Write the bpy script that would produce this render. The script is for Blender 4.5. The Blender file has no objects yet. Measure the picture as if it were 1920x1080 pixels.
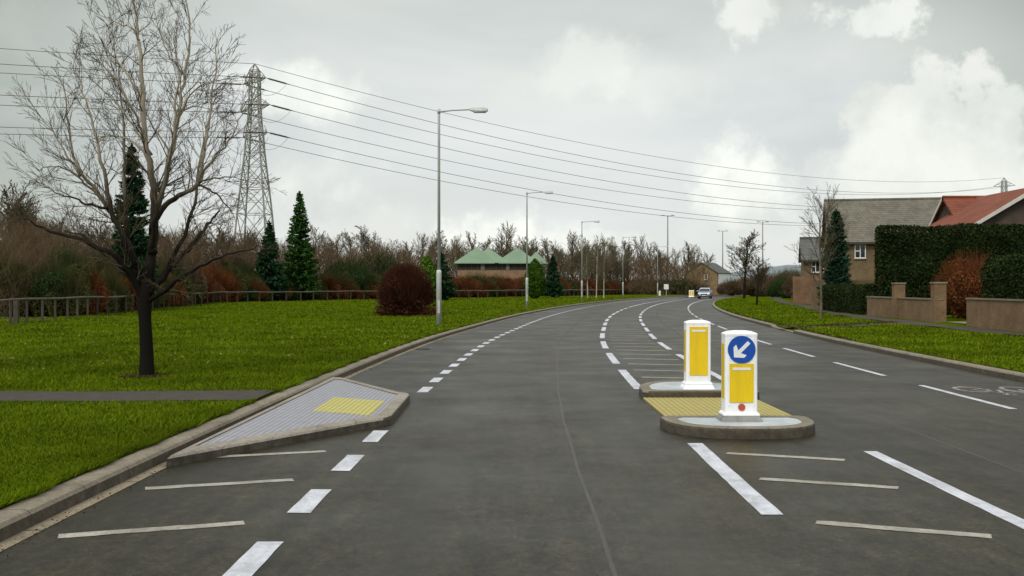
import bpy, math, random
import numpy as np
from mathutils import Vector, Matrix
R = math.radians
random.seed(7)
S = bpy.context.scene
COL = S.collection
F = 2000.0; H = 1.65; HZ = 538.0; KH = 0.12      # focal px, eye height, horizon row, kerb height

# ------------------------------------------------------------------ helpers
def gp(px, py, z=0.0):                            # ground point seen at a photo pixel (survey of the place)
    Y = F*(H-z)/(py-HZ); return ((px-960)/F*Y, Y, z)
def vp(px, py, Y):
    return Vector(((px-960)/F*Y, Y, H-(py-HZ)/F*Y))
KX = np.array([-40,-10,0,10,20,32.4,43,56,78.6,103,125,150,183,236,300,400,520],float)
KV = np.array([-3.3,-3.25,-3.2,-3.15,-2.92,-2.3,-1.35,.0,3.15,7.5,12.2,18.4,28,46.5,72,116,172],float)
KS = np.gradient(KV, KX)
def xl(y):
    y = np.asarray(y, float); i = np.clip(np.searchsorted(KX, y)-1, 0, len(KX)-2)
    h = KX[i+1]-KX[i]; t = (y-KX[i])/h
    r = (2*t**3-3*t**2+1)*KV[i]+(t**3-2*t**2+t)*h*KS[i]+(-2*t**3+3*t**2)*KV[i+1]+(t**3-t**2)*h*KS[i+1]
    return r
def xlf(y): return float(xl(y))
RW = 11.75

def props(o, label=None, cat=None, group=None, kind=None):
    if label: o['label'] = label
    if cat: o['category'] = cat
    if group: o['group'] = group
    if kind: o['kind'] = kind
    return o
def empty(name, loc=(0,0,0), rz=0, sc=1):
    o = bpy.data.objects.new(name, None); COL.objects.link(o)
    o.location = loc; o.rotation_euler = (0,0,rz); o.scale = (sc,)*3 if not hasattr(sc,'__len__') else sc
    o.empty_display_size = .2
    return o
def link(name, me, mat=None, parent=None, smooth=False):
    if mat is not None:
        for m in (mat if isinstance(mat, (list,tuple)) else [mat]): me.materials.append(m)
    o = bpy.data.objects.new(name, me); COL.objects.link(o)
    if parent is not None: o.parent = parent
    if smooth: me.shade_smooth()
    return o
def mesh_arr(name, V, Fc):
    V = np.asarray(V, np.float32); Fc = np.asarray(Fc, np.int32); n = Fc.shape[1]
    me = bpy.data.meshes.new(name)
    me.vertices.add(len(V)); me.vertices.foreach_set('co', V.ravel())
    me.loops.add(Fc.size); me.loops.foreach_set('vertex_index', Fc.ravel())
    me.polygons.add(len(Fc)); me.polygons.foreach_set('loop_start', np.arange(0, Fc.size, n, dtype=np.int32))
    me.polygons.foreach_set('loop_total', np.full(len(Fc), n, np.int32))
    me.update(calc_edges=True); return me
class MB:
    def __init__(s): s.v=[]; s.f=[]; s.m=[]
    def add(s, V, Fc, mi=0):
        b=len(s.v); s.v += [tuple(p) for p in V]; s.f += [tuple(i+b for i in f) for f in Fc]; s.m += [mi]*len(Fc); return s
    def box(s, x0,x1,y0,y1,z0,z1, mi=0):
        return s.add([(x0,y0,z0),(x1,y0,z0),(x1,y1,z0),(x0,y1,z0),(x0,y0,z1),(x1,y0,z1),(x1,y1,z1),(x0,y1,z1)],
          [(0,3,2,1),(4,5,6,7),(0,1,5,4),(1,2,6,5),(2,3,7,6),(3,0,4,7)], mi)
    def bar(s, a, b, w, w2=None, n=4, mi=0):
        a=Vector(a); b=Vector(b); d=(b-a).normalized(); w2 = w if w2 is None else w2
        u = d.cross(Vector((0,0,1)) if abs(d.z)<.95 else Vector((0,1,0))).normalized(); v=d.cross(u)
        V=[]
        for p,r in ((a,w),(b,w2)):
            for k in range(n):
                t=2*math.pi*(k+.5)/n; V.append(p+u*math.cos(t)*r+v*math.sin(t)*r)
        Fc=[(k,(k+1)%n,n+(k+1)%n,n+k) for k in range(n)]+[tuple(range(n))[::-1],tuple(range(n,2*n))]
        return s.add(V,Fc,mi)
    def tube(s, pts, rad, n=8, mi=0):
        pts=[Vector(p) for p in pts]; V=[]; u=None
        for i,p in enumerate(pts):
            d=(pts[min(i+1,len(pts)-1)]-pts[max(i-1,0)]).normalized()
            if u is None: u=d.cross(Vector((0,1,0)) if abs(d.y)<.9 else Vector((1,0,0))).normalized()
            u=(u-d*u.dot(d)).normalized(); v=d.cross(u); r=rad[i] if hasattr(rad,'__len__') else rad
            for k in range(n):
                t=2*math.pi*k/n; V.append(p+u*math.cos(t)*r+v*math.sin(t)*r)
        Fc=[(i*n+k,i*n+(k+1)%n,(i+1)*n+(k+1)%n,(i+1)*n+k) for i in range(len(pts)-1) for k in range(n)]
        Fc+=[tuple(range(n))[::-1], tuple(range((len(pts)-1)*n,len(pts)*n))]
        return s.add(V,Fc,mi)
    def prism(s, poly, z0, z1, mi=0):            # vertical prism over an xy polygon (ccw)
        n=len(poly); V=[(x,y,z0) for x,y in poly]+[(x,y,z1) for x,y in poly]
        return s.add(V,[(k,(k+1)%n,n+(k+1)%n,n+k) for k in range(n)]+[tuple(range(n))[::-1],tuple(range(n,2*n))],mi)
    def prismy(s, poly, y0, y1, mi=0):           # prism over an xz polygon (ccw seen from -y)
        n=len(poly); V=[(x,y0,z) for x,z in poly]+[(x,y1,z) for x,z in poly]
        return s.add(V,[(k,n+k,n+(k+1)%n,(k+1)%n) for k in range(n)]+[tuple(range(n)),tuple(range(n,2*n))[::-1]],mi)
    def build(s, name, mat, parent=None, smooth=False, bevel=0):
        me=bpy.data.meshes.new(name); me.from_pydata(s.v,[],s.f)
        o=link(name,me,mat,parent,smooth)
        if any(s.m): me.polygons.foreach_set('material_index', s.m)
        if bevel:
            b=o.modifiers.new('b','BEVEL'); b.width=bevel; b.segments=2; b.limit_method='ANGLE'
        return o

# ------------------------------------------------------------------ materials
def newmat(name):
    m=bpy.data.materials.new(name); m.use_nodes=True; nt=m.node_tree; return m, nt, nt.nodes['Principled BSDF']
def N(nt, t, **k):
    n=nt.nodes.new(t)
    for a,b in k.items(): setattr(n,a,b)
    return n
def ramp(nt, fac, stops, interp='LINEAR'):
    r=N(nt,'ShaderNodeValToRGB'); r.color_ramp.interpolation=interp; e=r.color_ramp.elements
    while len(e)<len(stops): e.new(.5)
    for i,(p,c) in enumerate(stops): e[i].position=p; e[i].color=(*c,1) if len(c)==3 else c
    nt.links.new(fac, r.inputs['Fac']); return r.outputs['Color']
def noise(nt, scale, detail=4, rough=.5, stretch=None, coord='Object'):
    tc=N(nt,'ShaderNodeTexCoord'); n=N(nt,'ShaderNodeTexNoise'); n.inputs['Scale'].default_value=scale
    n.inputs['Detail'].default_value=detail; n.inputs['Roughness'].default_value=rough
    if stretch:
        mp=N(nt,'ShaderNodeMapping'); mp.inputs['Scale'].default_value=stretch
        nt.links.new(tc.outputs[coord],mp.inputs[0]); nt.links.new(mp.outputs[0],n.inputs['Vector'])
    else: nt.links.new(tc.outputs[coord], n.inputs['Vector'])
    return n.outputs['Fac']
def mixc(nt, fac, a, b, mode='MIX'):
    m=N(nt,'ShaderNodeMix',data_type='RGBA',blend_type=mode)
    for s,v in ((m.inputs['Factor'],fac),(m.inputs['A'],a),(m.inputs['B'],b)):
        if isinstance(v,(int,float)): s.default_value=v
        elif isinstance(v,tuple): s.default_value=(*v,1)
        else: nt.links.new(v,s)
    return m.outputs['Result']
def mth(nt, op, a, b=0.0, c=None, clamp=False):
    m=N(nt,'ShaderNodeMath',operation=op,use_clamp=clamp)
    for i,v in enumerate((a,b,c)):
        if v is None: continue
        if isinstance(v,(int,float)): m.inputs[i].default_value=v
        else: nt.links.new(v,m.inputs[i])
    return m.outputs[0]
def bump(nt, bs, h, strength=.3, dist=.02):
    b=N(nt,'ShaderNodeBump'); b.inputs['Strength'].default_value=strength; b.inputs['Distance'].default_value=dist
    nt.links.new(h,b.inputs['Height']); nt.links.new(b.outputs[0],bs.inputs['Normal'])
def M(name, c1, c2=None, scale=8, rough=.7, metal=0, bmp=0, bscale=60, bdist=.01, detail=5, stretch=None):
    m,nt,bs=newmat(name); bs.inputs['Roughness'].default_value=rough; bs.inputs['Metallic'].default_value=metal
    c2 = c2 or tuple(c*.8 for c in c1)
    col=ramp(nt,noise(nt,scale,detail,.6,stretch),[(.3,c2),(.7,c1)]); nt.links.new(col,bs.inputs['Base Color'])
    if bmp: bump(nt,bs,noise(nt,bscale,4),bmp,bdist)
    return m
def leafmat(name, cols, rough=.75, big=.25):
    """foliage: each leaf face takes its own tone, plus slow clump variation"""
    m,nt,bs=newmat(name); g=N(nt,'ShaderNodeNewGeometry')
    n=len(cols); c=ramp(nt,g.outputs['Random Per Island'],[(i/max(n-1,1),k) for i,k in enumerate(cols)])
    c2=mixc(nt,1.0,c,ramp(nt,noise(nt,big*4,3),[(.3,(.6,.6,.6)),(.7,(1.25,1.25,1.25))]),'MULTIPLY')
    nt.links.new(c2,bs.inputs['Base Color']); bs.inputs['Roughness'].default_value=rough
    bs.inputs['Specular IOR Level'].default_value=.04
    return m

def brickmat(name, c1, c2, mortar, sc=1.0, rough=.85):
    m,nt,bs=newmat(name); tc=N(nt,'ShaderNodeTexCoord'); mp=N(nt,'ShaderNodeSeparateXYZ'); nt.links.new(tc.outputs['Object'],mp.inputs[0])
    cb=N(nt,'ShaderNodeCombineXYZ'); nt.links.new(mth(nt,'ADD',mp.outputs[0],mp.outputs[1]),cb.inputs[0]); nt.links.new(mp.outputs[2],cb.inputs[1])
    b=N(nt,'ShaderNodeTexBrick'); b.inputs['Scale'].default_value=sc; b.inputs['Brick Width'].default_value=.225; b.inputs['Row Height'].default_value=.075
    b.inputs['Mortar Size'].default_value=.008; b.inputs['Color1'].default_value=(*c1,1); b.inputs['Color2'].default_value=(*c2,1); b.inputs['Mortar'].default_value=(*mortar,1)
    nt.links.new(cb.outputs[0],b.inputs['Vector'])
    st=ramp(nt,noise(nt,1.1,5,.65),[(.3,(.62,.6,.58)),(.7,(1.1,1.1,1.1))])
    nt.links.new(mixc(nt,1.0,b.outputs['Color'],st,'MULTIPLY'),bs.inputs['Base Color']); bs.inputs['Roughness'].default_value=rough
    bump(nt,bs,b.outputs['Fac'],-.4,.01); return m
def tilemat(name, c1, c2, row=.3, wid=.25, rough=.8):
    m,nt,bs=newmat(name); tc=N(nt,'ShaderNodeTexCoord'); b=N(nt,'ShaderNodeTexBrick'); sp=N(nt,'ShaderNodeSeparateXYZ'); nt.links.new(tc.outputs['Object'],sp.inputs[0])
    cb=N(nt,'ShaderNodeCombineXYZ'); nt.links.new(mth(nt,'ADD',sp.outputs[0],sp.outputs[1]),cb.inputs[0]); nt.links.new(sp.outputs[2],cb.inputs[1])
    b.inputs['Brick Width'].default_value=wid; b.inputs['Row Height'].default_value=row*.6; b.inputs['Mortar Size'].default_value=.012; b.inputs['Scale'].default_value=1
    b.inputs['Color1'].default_value=(*c1,1); b.inputs['Color2'].default_value=(*c2,1); b.inputs['Mortar'].default_value=(*[c*.45 for c in c2],1)
    nt.links.new(cb.outputs[0],b.inputs['Vector'])
    st=ramp(nt,noise(nt,.8,6,.7),[(.3,(.6,.6,.58)),(.72,(1.2,1.2,1.15))])
    nt.links.new(mixc(nt,1.0,b.outputs['Color'],st,'MULTIPLY'),bs.inputs['Base Color']); bs.inputs['Roughness'].default_value=rough
    bump(nt,bs,b.outputs['Fac'],-.5,.02); return m

# asphalt: chippings, tyre-polished bands along the lanes, patches
def asphalt():
    m,nt,bs=newmat('asphalt')
    uv=N(nt,'ShaderNodeUVMap'); sp=N(nt,'ShaderNodeSeparateXYZ'); nt.links.new(uv.outputs[0],sp.inputs[0]); off=sp.outputs[0]
    base=ramp(nt,noise(nt,26,8,.95),[(.34,(.006,.0054,.0032)),(.5,(.025,.0225,.0145)),(.66,(.080,.072,.048))])
    sp_=ramp(nt,noise(nt,140,2,.5),[(.66,(0,0,0)),(.74,(.8,.8,.8))]); base=mixc(nt,sp_,base,(.16,.15,.12))
    big=ramp(nt,noise(nt,.33,5,.65,(1,.35,1)),[(.3,(.6,.6,.6)),(.7,(1.35,1.33,1.28))])
    c=mixc(nt,1.0,base,big,'MULTIPLY')
    mid=ramp(nt,noise(nt,3.1,7,.7,(1,.55,1)),[(.36,(.66,.66,.67)),(.64,(1.3,1.28,1.24))]); c=mixc(nt,1.0,c,mid,'MULTIPLY')
    gr=ramp(nt,noise(nt,11,5,.85,(1,.6,1)),[(.36,(.55,.55,.55)),(.5,(1,1,1)),(.64,(1.5,1.47,1.4))]); c=mixc(nt,1.0,c,gr,'MULTIPLY')
    lg=ramp(nt,noise(nt,6,4,.6,(1,.04,1)),[(.35,(.82,.82,.82)),(.65,(1.16,1.15,1.12))]); c=mixc(nt,1.0,c,lg,'MULTIPLY')
    oil=ramp(nt,noise(nt,1.6,5,.7),[(.62,(1,1,1)),(.72,(.5,.5,.5))]); c=mixc(nt,1.0,c,oil,'MULTIPLY')
    # polished wheel tracks: paler bands at fixed offsets
    tr=None
    for o in (2.55,4.25,7.7,9.2):
        d=mth(nt,'ABSOLUTE',mth(nt,'SUBTRACT',off,o)); k=mth(nt,'SUBTRACT',1,mth(nt,'DIVIDE',d,.42),clamp=True)
        tr = k if tr is None else mth(nt,'ADD',tr,k,clamp=True)
    c=mixc(nt,mth(nt,'MULTIPLY',tr,mth(nt,'MULTIPLY',noise(nt,.9,4,.6,(1,.15,1)),.75)),c,(.040,.038,.029))
    # kerb side grime
    g=mth(nt,'SUBTRACT',1,mth(nt,'DIVIDE',off,1.1),clamp=True)
    c=mixc(nt,mth(nt,'MULTIPLY',g,mth(nt,'MULTIPLY',noise(nt,2.5,5),.8)),c,(.012,.010,.006))
    # hairline cracks and bitumen sealing
    v=N(nt,'ShaderNodeTexVoronoi',feature='DISTANCE_TO_EDGE'); v.inputs['Scale'].default_value=.23
    tc=N(nt,'ShaderNodeTexCoord'); wv=N(nt,'ShaderNodeTexNoise'); wv.inputs['Scale'].default_value=1.3; wv.inputs['Detail'].default_value=5
    nt.links.new(tc.outputs['Object'],wv.inputs['Vector']); add=N(nt,'ShaderNodeVectorMath',operation='ADD'); sc=N(nt,'ShaderNodeVectorMath',operation='SCALE'); sc.inputs['Scale'].default_value=1.6
    nt.links.new(wv.outputs['Color'],sc.inputs[0]); nt.links.new(sc.outputs[0],add.inputs[0]); nt.links.new(tc.outputs['Object'],add.inputs[1]); nt.links.new(add.outputs[0],v.inputs['Vector'])
    ck=mth(nt,'MULTIPLY',mth(nt,'LESS_THAN',v.outputs['Distance'],.004),mth(nt,'GREATER_THAN',noise(nt,.12,2),.52))
    c=mixc(nt,mth(nt,'MULTIPLY',ck,.65),c,(.02,.02,.018))
    nt.links.new(c,bs.inputs['Base Color'])
    r=ramp(nt,noise(nt,.6,4,.6),[(.3,(.38,)*3),(.7,(.52,)*3)]); nt.links.new(r,bs.inputs['Roughness'])
    bs.inputs['Specular IOR Level'].default_value=.19
    bump(nt,bs,noise(nt,160,3,.7),.35,.004); return m
def paintmat(name, c, wear=.45, scale=14):
    m,nt,bs=newmat(name)
    w=ramp(nt,noise(nt,scale,8,.75),[(wear-.1,(0,0,0)),(wear+.06,(1,1,1))])
    d=ramp(nt,noise(nt,3,4),[(.3,tuple(x*.8 for x in c)),(.7,c)])
    w2=ramp(nt,noise(nt,2.3,6,.7),[(wear-.12,(.45,.45,.45)),(wear+.12,(1,1,1))]); ty=ramp(nt,noise(nt,5,6,.8,(1,.3,1)),[(.4,(.72,.71,.68)),(.62,(1,1,1))])
    nt.links.new(mixc(nt,mixc(nt,1.0,w,w2,'MULTIPLY'),(.045,.042,.032),mixc(nt,1.0,d,ty,'MULTIPLY')),bs.inputs['Base Color']); bs.inputs['Roughness'].default_value=.6
    bump(nt,bs,noise(nt,120,3),.3,.004); return m
def concrete(name, c, joint=.915, rough=.85, face=False):
    m,nt,bs=newmat(name); uv=N(nt,'ShaderNodeUVMap'); sp=N(nt,'ShaderNodeSeparateXYZ'); nt.links.new(uv.outputs[0],sp.inputs[0])
    a=ramp(nt,noise(nt,2.2,7,.7),[(.3,tuple(x*.62 for x in c)),(.55,c),(.75,tuple(min(x*1.25,1) for x in c))])
    st=ramp(nt,noise(nt,22,5,.8),[(.35,(.62,.6,.56)),(.6,(1,1,1))]); col=mixc(nt,1.0,a,st,'MULTIPLY')
    j=mth(nt,'LESS_THAN',mth(nt,'FRACT',mth(nt,'DIVIDE',sp.outputs[1],joint)),.018)
    col=mixc(nt,mth(nt,'MULTIPLY',j,.75),col,(.03,.028,.022))
    # moss and dirt patches along the stones
    ms=ramp(nt,noise(nt,1.1,6,.75),[(.5,(0,0,0)),(.68,(.75,.75,.75))]); col=mixc(nt,ms,col,(.07,.065,.035))
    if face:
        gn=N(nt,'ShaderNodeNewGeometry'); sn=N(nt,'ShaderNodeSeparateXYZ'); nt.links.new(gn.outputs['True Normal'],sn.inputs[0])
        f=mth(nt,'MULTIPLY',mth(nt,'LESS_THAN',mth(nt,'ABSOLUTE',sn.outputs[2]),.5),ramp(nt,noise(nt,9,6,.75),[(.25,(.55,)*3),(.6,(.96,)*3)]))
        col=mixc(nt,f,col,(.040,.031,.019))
    nt.links.new(col,bs.inputs['Base Color']); bs.inputs['Roughness'].default_value=rough
    bump(nt,bs,noise(nt,60,5,.7),.5,.01); return m
def grassmat():
    m,nt,bs=newmat('grass_soil')
    a=ramp(nt,noise(nt,55,6,.8),[(.3,(.034,.054,.002)),(.5,(.060,.094,.002)),(.75,(.084,.124,.004))])
    b=ramp(nt,noise(nt,.22,6,.65),[(.3,(.78,.8,.8)),(.7,(1.2,1.16,1.0))])
    c=mixc(nt,1.0,a,b,'MULTIPLY')
    p=ramp(nt,noise(nt,1.7,7,.8),[(.58,(0,0,0)),(.75,(.6,.6,.6))]); c=mixc(nt,p,c,(.05,.06,.012))
    nt.links.new(c,bs.inputs['Base Color']); bs.inputs['Roughness'].default_value=.95; bs.inputs['Specular IOR Level'].default_value=.0
    bump(nt,bs,noise(nt,38,5,.8),.8,.03); return m
def barkmat(name,c1,c2):
    m=M(name,c1,c2,scale=6,rough=.95,bmp=.7,bscale=18,bdist=.02,stretch=(1,1,.25),detail=7); m.node_tree.nodes['Principled BSDF'].inputs['Specular IOR Level'].default_value=.05; return m
def matt(m):
    m.node_tree.nodes['Principled BSDF'].inputs['Specular IOR Level'].default_value=.06; return m

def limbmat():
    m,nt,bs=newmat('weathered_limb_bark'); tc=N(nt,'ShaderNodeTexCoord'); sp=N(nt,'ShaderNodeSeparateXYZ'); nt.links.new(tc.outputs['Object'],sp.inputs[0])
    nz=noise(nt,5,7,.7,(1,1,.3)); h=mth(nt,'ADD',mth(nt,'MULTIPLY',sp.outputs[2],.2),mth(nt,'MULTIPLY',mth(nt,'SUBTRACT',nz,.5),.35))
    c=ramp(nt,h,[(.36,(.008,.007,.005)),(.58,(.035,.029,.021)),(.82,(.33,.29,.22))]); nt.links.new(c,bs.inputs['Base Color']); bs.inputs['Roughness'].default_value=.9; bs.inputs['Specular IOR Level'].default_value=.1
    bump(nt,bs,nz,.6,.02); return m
for _m in (): pass
A_ = asphalt(); G_ = grassmat()
WHITE = paintmat('road_paint',(.64,.67,.76),.36); THIN = paintmat('worn_paint',(.42,.40,.35),.40,30); SEAM=paintmat('seam',(.085,.08,.062),.50,9); SEAMD=paintmat('seam_dark',(.022,.022,.02),.5,9)
FAINT = paintmat('faint_paint',(.42,.42,.41),.47,10)
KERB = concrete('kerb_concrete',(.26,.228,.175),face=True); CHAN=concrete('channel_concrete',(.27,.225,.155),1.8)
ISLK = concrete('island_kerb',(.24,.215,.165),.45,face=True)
PATH = M('path_tarmac',(.052,.040,.030),(.028,.021,.015),5,.95,bmp=.5,bscale=90)
SOIL = M('soil',(.055,.04,.02),(.022,.017,.009),9,.95,bmp=.8,bscale=30,bdist=.04)
BARK = barkmat('dark_bark',(.022,.018,.013),(.008,.007,.005)); LIMB=limbmat(); BARKL=barkmat('limb_bark',(.22,.185,.135),(.055,.043,.03)); TWIG=M('twig',(.13,.105,.07),(.05,.04,.026),2,.9)
TWIGF=M('far_twig',(.195,.16,.105),(.085,.069,.044),.5,.9); TWIGR=M('reddish_twig',(.165,.115,.07),(.07,.048,.029),.5,.9); TWIGG=M('greyish_twig',(.23,.205,.13),(.105,.094,.057),.5,.9); BIRCH=M('birch_bark',(.55,.52,.46),(.16,.14,.12),3,.8)
STEEL=M('galvanised',(.55,.57,.58),(.42,.43,.44),2,.5,.15); PYL=M('pylon_steel',(.36,.37,.35),(.24,.245,.23),.6,.6,.2); GLASSI=M('insulator',(.06,.05,.04),None,4,.35)
HEADW=M('lamp_head',(.60,.62,.62),None,3,.5); WOODF=M('weathered_rail',(.115,.103,.075),(.05,.043,.03),2,.9,bmp=.4,stretch=(1,1,3))

for tw_ in (TWIG,TWIGF,TWIGR,TWIGG): matt(tw_)
# ------------------------------------------------------------------ ground, road, kerbs
def sweep(name, mat, ys, prof, parent=None, zj=None, skip=None):
    """prof: list of (offset from left road edge, z); mesh follows the road"""
    ys=np.asarray(ys,float); n=len(prof); V=[];UV=[]
    x0=xl(ys)
    for i,y in enumerate(ys):
        for (o,z) in prof: V.append((x0[i]+o,y,z))
    Fc=[];
    for i in range(len(ys)-1):
        if skip and skip(ys[i],ys[i+1]): continue
        for k in range(n-1): Fc.append((i*n+k,i*n+k+1,(i+1)*n+k+1,(i+1)*n+k))
    me=bpy.data.meshes.new(name); me.from_pydata(V,[],Fc)
    uv=me.uv_layers.new(name='UVMap')
    for lp in me.loops:
        vi=lp.vertex_index; uv.data[lp.index].uv=(prof[vi%n][0], ys[vi//n])
    return link(name,me,mat,parent)
YS=np.concatenate([np.arange(-20,60,1.0),np.arange(60,200,3),np.arange(200,521,10)])
def st(o): return props(o,kind='structure')
g=MB(); g.add([(-2500,-500,-.08),(2500,-500,-.08),(2500,4000,-.08),(-2500,4000,-.08)],[(0,1,2,3)]); st(g.build('ground',G_))
# road with crown
st(sweep('road',A_,YS,[(-.16,0)]+[(o,.0) for o in np.linspace(0,RW,14)]+[(RW+.16,0)]))
def wob(o): return o
lp=[(-.12,-.02),(-.13,.085),(-.15,.112),(-.18,.12),(-.34,.12),(-.36,.09)]
BR=0.02
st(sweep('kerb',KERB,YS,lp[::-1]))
rp=[(RW+.12,-.02),(RW+.13,.085),(RW+.15,.112),(RW+.18,.12),(RW+.34,.12),(RW+.36,.09)]
# the right kerb drops where the footpath meets the road
DK=(38.2,43.0)
YR=np.unique(np.concatenate([YS,np.array([37.2,38.2,43.0,44.0])]))
def sweep_drop(name,mat,prof):
    o=sweep(name,mat,YR,prof)
    for v in o.data.vertices:
        y=v.co.y; t=0
        if DK[0]<=y<=DK[1]: t=1
        if v.co.z>.02 and t: v.co.z=.03+(v.co.z-.08)*.05
    return o
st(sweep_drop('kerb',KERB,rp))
st(sweep('channel',CHAN,YS,[(-.12,.004),(.0,.004)]))
# verges: gently uneven lawn, drops with the kerb
def verge(name, side, xs):
    ys=np.unique(np.concatenate([np.arange(-20,40,1.),np.arange(40,160,2.5),np.arange(160,521,10)])); V=[]
    rs=np.random.RandomState(3)
    for y in ys:
        for k,dx in enumerate(xs):
            x = xlf(y)+(-.33-dx if side<0 else RW+.33+dx)
            z=KH+.012 + (.05*math.sin(x*.31+1)*math.sin(y*.17) + .02*math.sin(x*1.1+y*.7))*min(dx/6,1)
            if side>0 and DK[0]-.5<=y<=DK[1]+.5 and dx<.8: z=.05+dx*.09
            V.append((x,y,z))
    n=len(xs); Fc=[]
    for i in range(len(ys)-1):
        for k in range(n-1):
            f=(i*n+k,i*n+k+1,(i+1)*n+k+1,(i+1)*n+k); Fc.append(f if side>0 else f[::-1])
    me=bpy.data.meshes.new(name); me.from_pydata(V,[],Fc); o=link(name,me,G_,smooth=True); return st(o)
XS=[0,.3,.8,1.5,2.5,4,6,8,11,15,20,26,34,45,60,90,150,300]
verge('lawn',-1,XS); verge('lawn',1,XS)
def lawnz(x,y,side):
    dx = (xlf(y)-.33-x) if side<0 else (x-xlf(y)-RW-.33)
    return KH+.012 + (.05*math.sin(x*.31+1)*math.sin(y*.17) + .02*math.sin(x*1.1+y*.7))*min(max(dx,0)/6,1)
def ribbon(name, mat, pts, w, z=.004, side=-1, n=24):
    """flat path following the lawn"""
    P=[Vector((x,y,0)) for x,y in pts]; V=[];
    # catmull resample
    Q=[]
    for i in range(len(P)-1):
        a,b,c,d=P[max(i-1,0)],P[i],P[i+1],P[min(i+2,len(P)-1)]
        for k in range(n):
            t=k/n; Q.append(.5*((2*b)+(c-a)*t+(2*a-5*b+4*c-d)*t*t+(3*b-a-3*c+d)*t**3))
    Q.append(P[-1])
    for i,q in enumerate(Q):
        d=(Q[min(i+1,len(Q)-1)]-Q[max(i-1,0)]).normalized(); nn=Vector((-d.y,d.x,0))
        for s in (-1,-.33,.33,1):
            p=q+nn*w/2*s; V.append((p.x,p.y,lawnz(p.x,p.y,side)+z+.012))
    Fc=[(i*4+k,i*4+k+1,(i+1)*4+k+1,(i+1)*4+k) for i in range(len(Q)-1) for k in range(3)]
    me=bpy.data.meshes.new(name); me.from_pydata(V,[],[f[::-1] for f in Fc]); return st(link(name,me,mat))
ribbon('footpath_edge',SOIL,[(-3.42,14.8),(-8,14.8),(-20,14.85),(-45,15.2)],1.62,.002)
ribbon('footpath',PATH,[(-3.42,14.75),(-8,14.75),(-20,14.8),(-45,15.1)],1.30,.012)
ribbon('footpath',PATH,[(40,165),(33.5,135),(27.5,108),(23.2,86),(20.3,70),(18.2,58),(17.2,50),(16.6,42),(16.1,34),(15.6,24),(15.3,10)],1.15,.01,1)
ribbon('footpath',PATH,[(xlf(40.6)+RW+.36,40.2),(13,41.9),(15,44.2),(16.6,46.3)],1.7,.011,1)
ribbon('footpath',PATH,[(-21,47),(-28,58),(-36,66),(-60,75)],1.8,.01)

# markings
def strip(mb, o0, o1, y0, y1, z, slant=0):
    n=max(1,int((y1-y0)/.22)) if y1<40 else max(1,int((y1-y0)/1.2)); V=[]; e_=.004 if y1<40 else 0
    for i in range(n+1):
        y=y0+(y1-y0)*i/n; x=xlf(y)+0; q=random.uniform(-.012,.012) if i in (0,n) and e_ else 0; V+= [(x+o0+random.uniform(-e_,e_),y+q,z),(x+o1+random.uniform(-e_,e_),y-q,z)]
    mb.add(V,[(2*i,2*i+1,2*i+3,2*i+2) for i in range(n)])
w=MB()
y=6.0-1.78*3
while y<110:
    if not (12.0<y<15.7): strip(w,1.53,1.70,y,y+.90,.003)
    y+=1.78
strip(w,1.55,1.67,110,180,.003)
for y0,y1 in [(-3,.8),(2,5.4),(7.72,11.25),(17.2,21.2)]+[(22.9+5.7*k,22.9+5.7*k+3.7) for k in range(11)]: strip(w,4.98,5.14,y0,y1,.003)
strip(w,4.98,5.12,86,150,.003)
for y0,y1 in [(-3,.8),(2,5.2),(7.25,10.7),(17.4,20.9)]+[(22.4+5.7*k,22.4+5.7*k+3.7) for k in range(11)]: strip(w,6.66,6.80,y0,y1,.003)
strip(w,6.66,6.79,85,150,.003)
for k in range(-3,13): strip(w,9.79,9.90,14.4+5.4*k,14.4+5.4*k+3.5,.003)
strip(w,9.79,9.90,84,150,.003)
st(w.build('road_markings',WHITE))
t=MB()
def cross(mb,xa,ya,xb,yb,wd=.13,z=.003):
    d=Vector((xb-xa,yb-ya)).normalized(); n=Vector((-d.y,d.x))*wd/2
    L=math.dist((xa,ya),(xb,yb)); k=max(2,int(L/.1)); V=[]
    for i in range(k+1):
        t=i/k; j0,j1=random.uniform(.82,1.08),random.uniform(.82,1.08)
        V+=[(xa+(xb-xa)*t-n.x*j0,ya+(yb-ya)*t-n.y*j0,z),(xa+(xb-xa)*t+n.x*j1,ya+(yb-ya)*t+n.y*j1,z)]
    mb.add(V,[(2*i,2*i+2,2*i+3,2*i+1) for i in range(k)])
for ya in (10.58,9.17,7.47,5.8,4.1,2.4): cross(t,2.13,ya,3.17,ya-.42)
for k in range(24):
    ya=19.5+1.68*k; xa=xlf(ya)+5.3; cross(t,xa,ya,xa+1.22,ya-.36,.145)
for ya in (10.3,8.72,7.05,5.4,3.8): cross(t,-3.0,ya,-1.87,ya+.40)
st(t.build('hatch_markings',THIN))
s=MB(); 
def seam(mb,off,y0,y1,wd,z):
    ys=np.arange(y0,y1,.45); V=[]
    for y in ys:
        o=off+.02*math.sin(y*.35)+.006*math.sin(y*1.7+1); V+=[(xlf(y)+o-wd/2,y,z),(xlf(y)+o+wd/2,y,z)]
    mb.add(V,[(2*i,2*i+1,2*i+3,2*i+2) for i in range(len(ys)-1)])
seam(s,3.76,1,30,.03,.0015); seam(s,7.7,1,24,.03,.0015); st(s.build('road_seam',SEAM))
s=MB(); seam(s,3.76,30,75,.05,.0015); seam(s,7.7,24,140,.06,.0015); seam(s,10.9,20,60,.03,.0015); st(s.build('road_seam',SEAMD))
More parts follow.
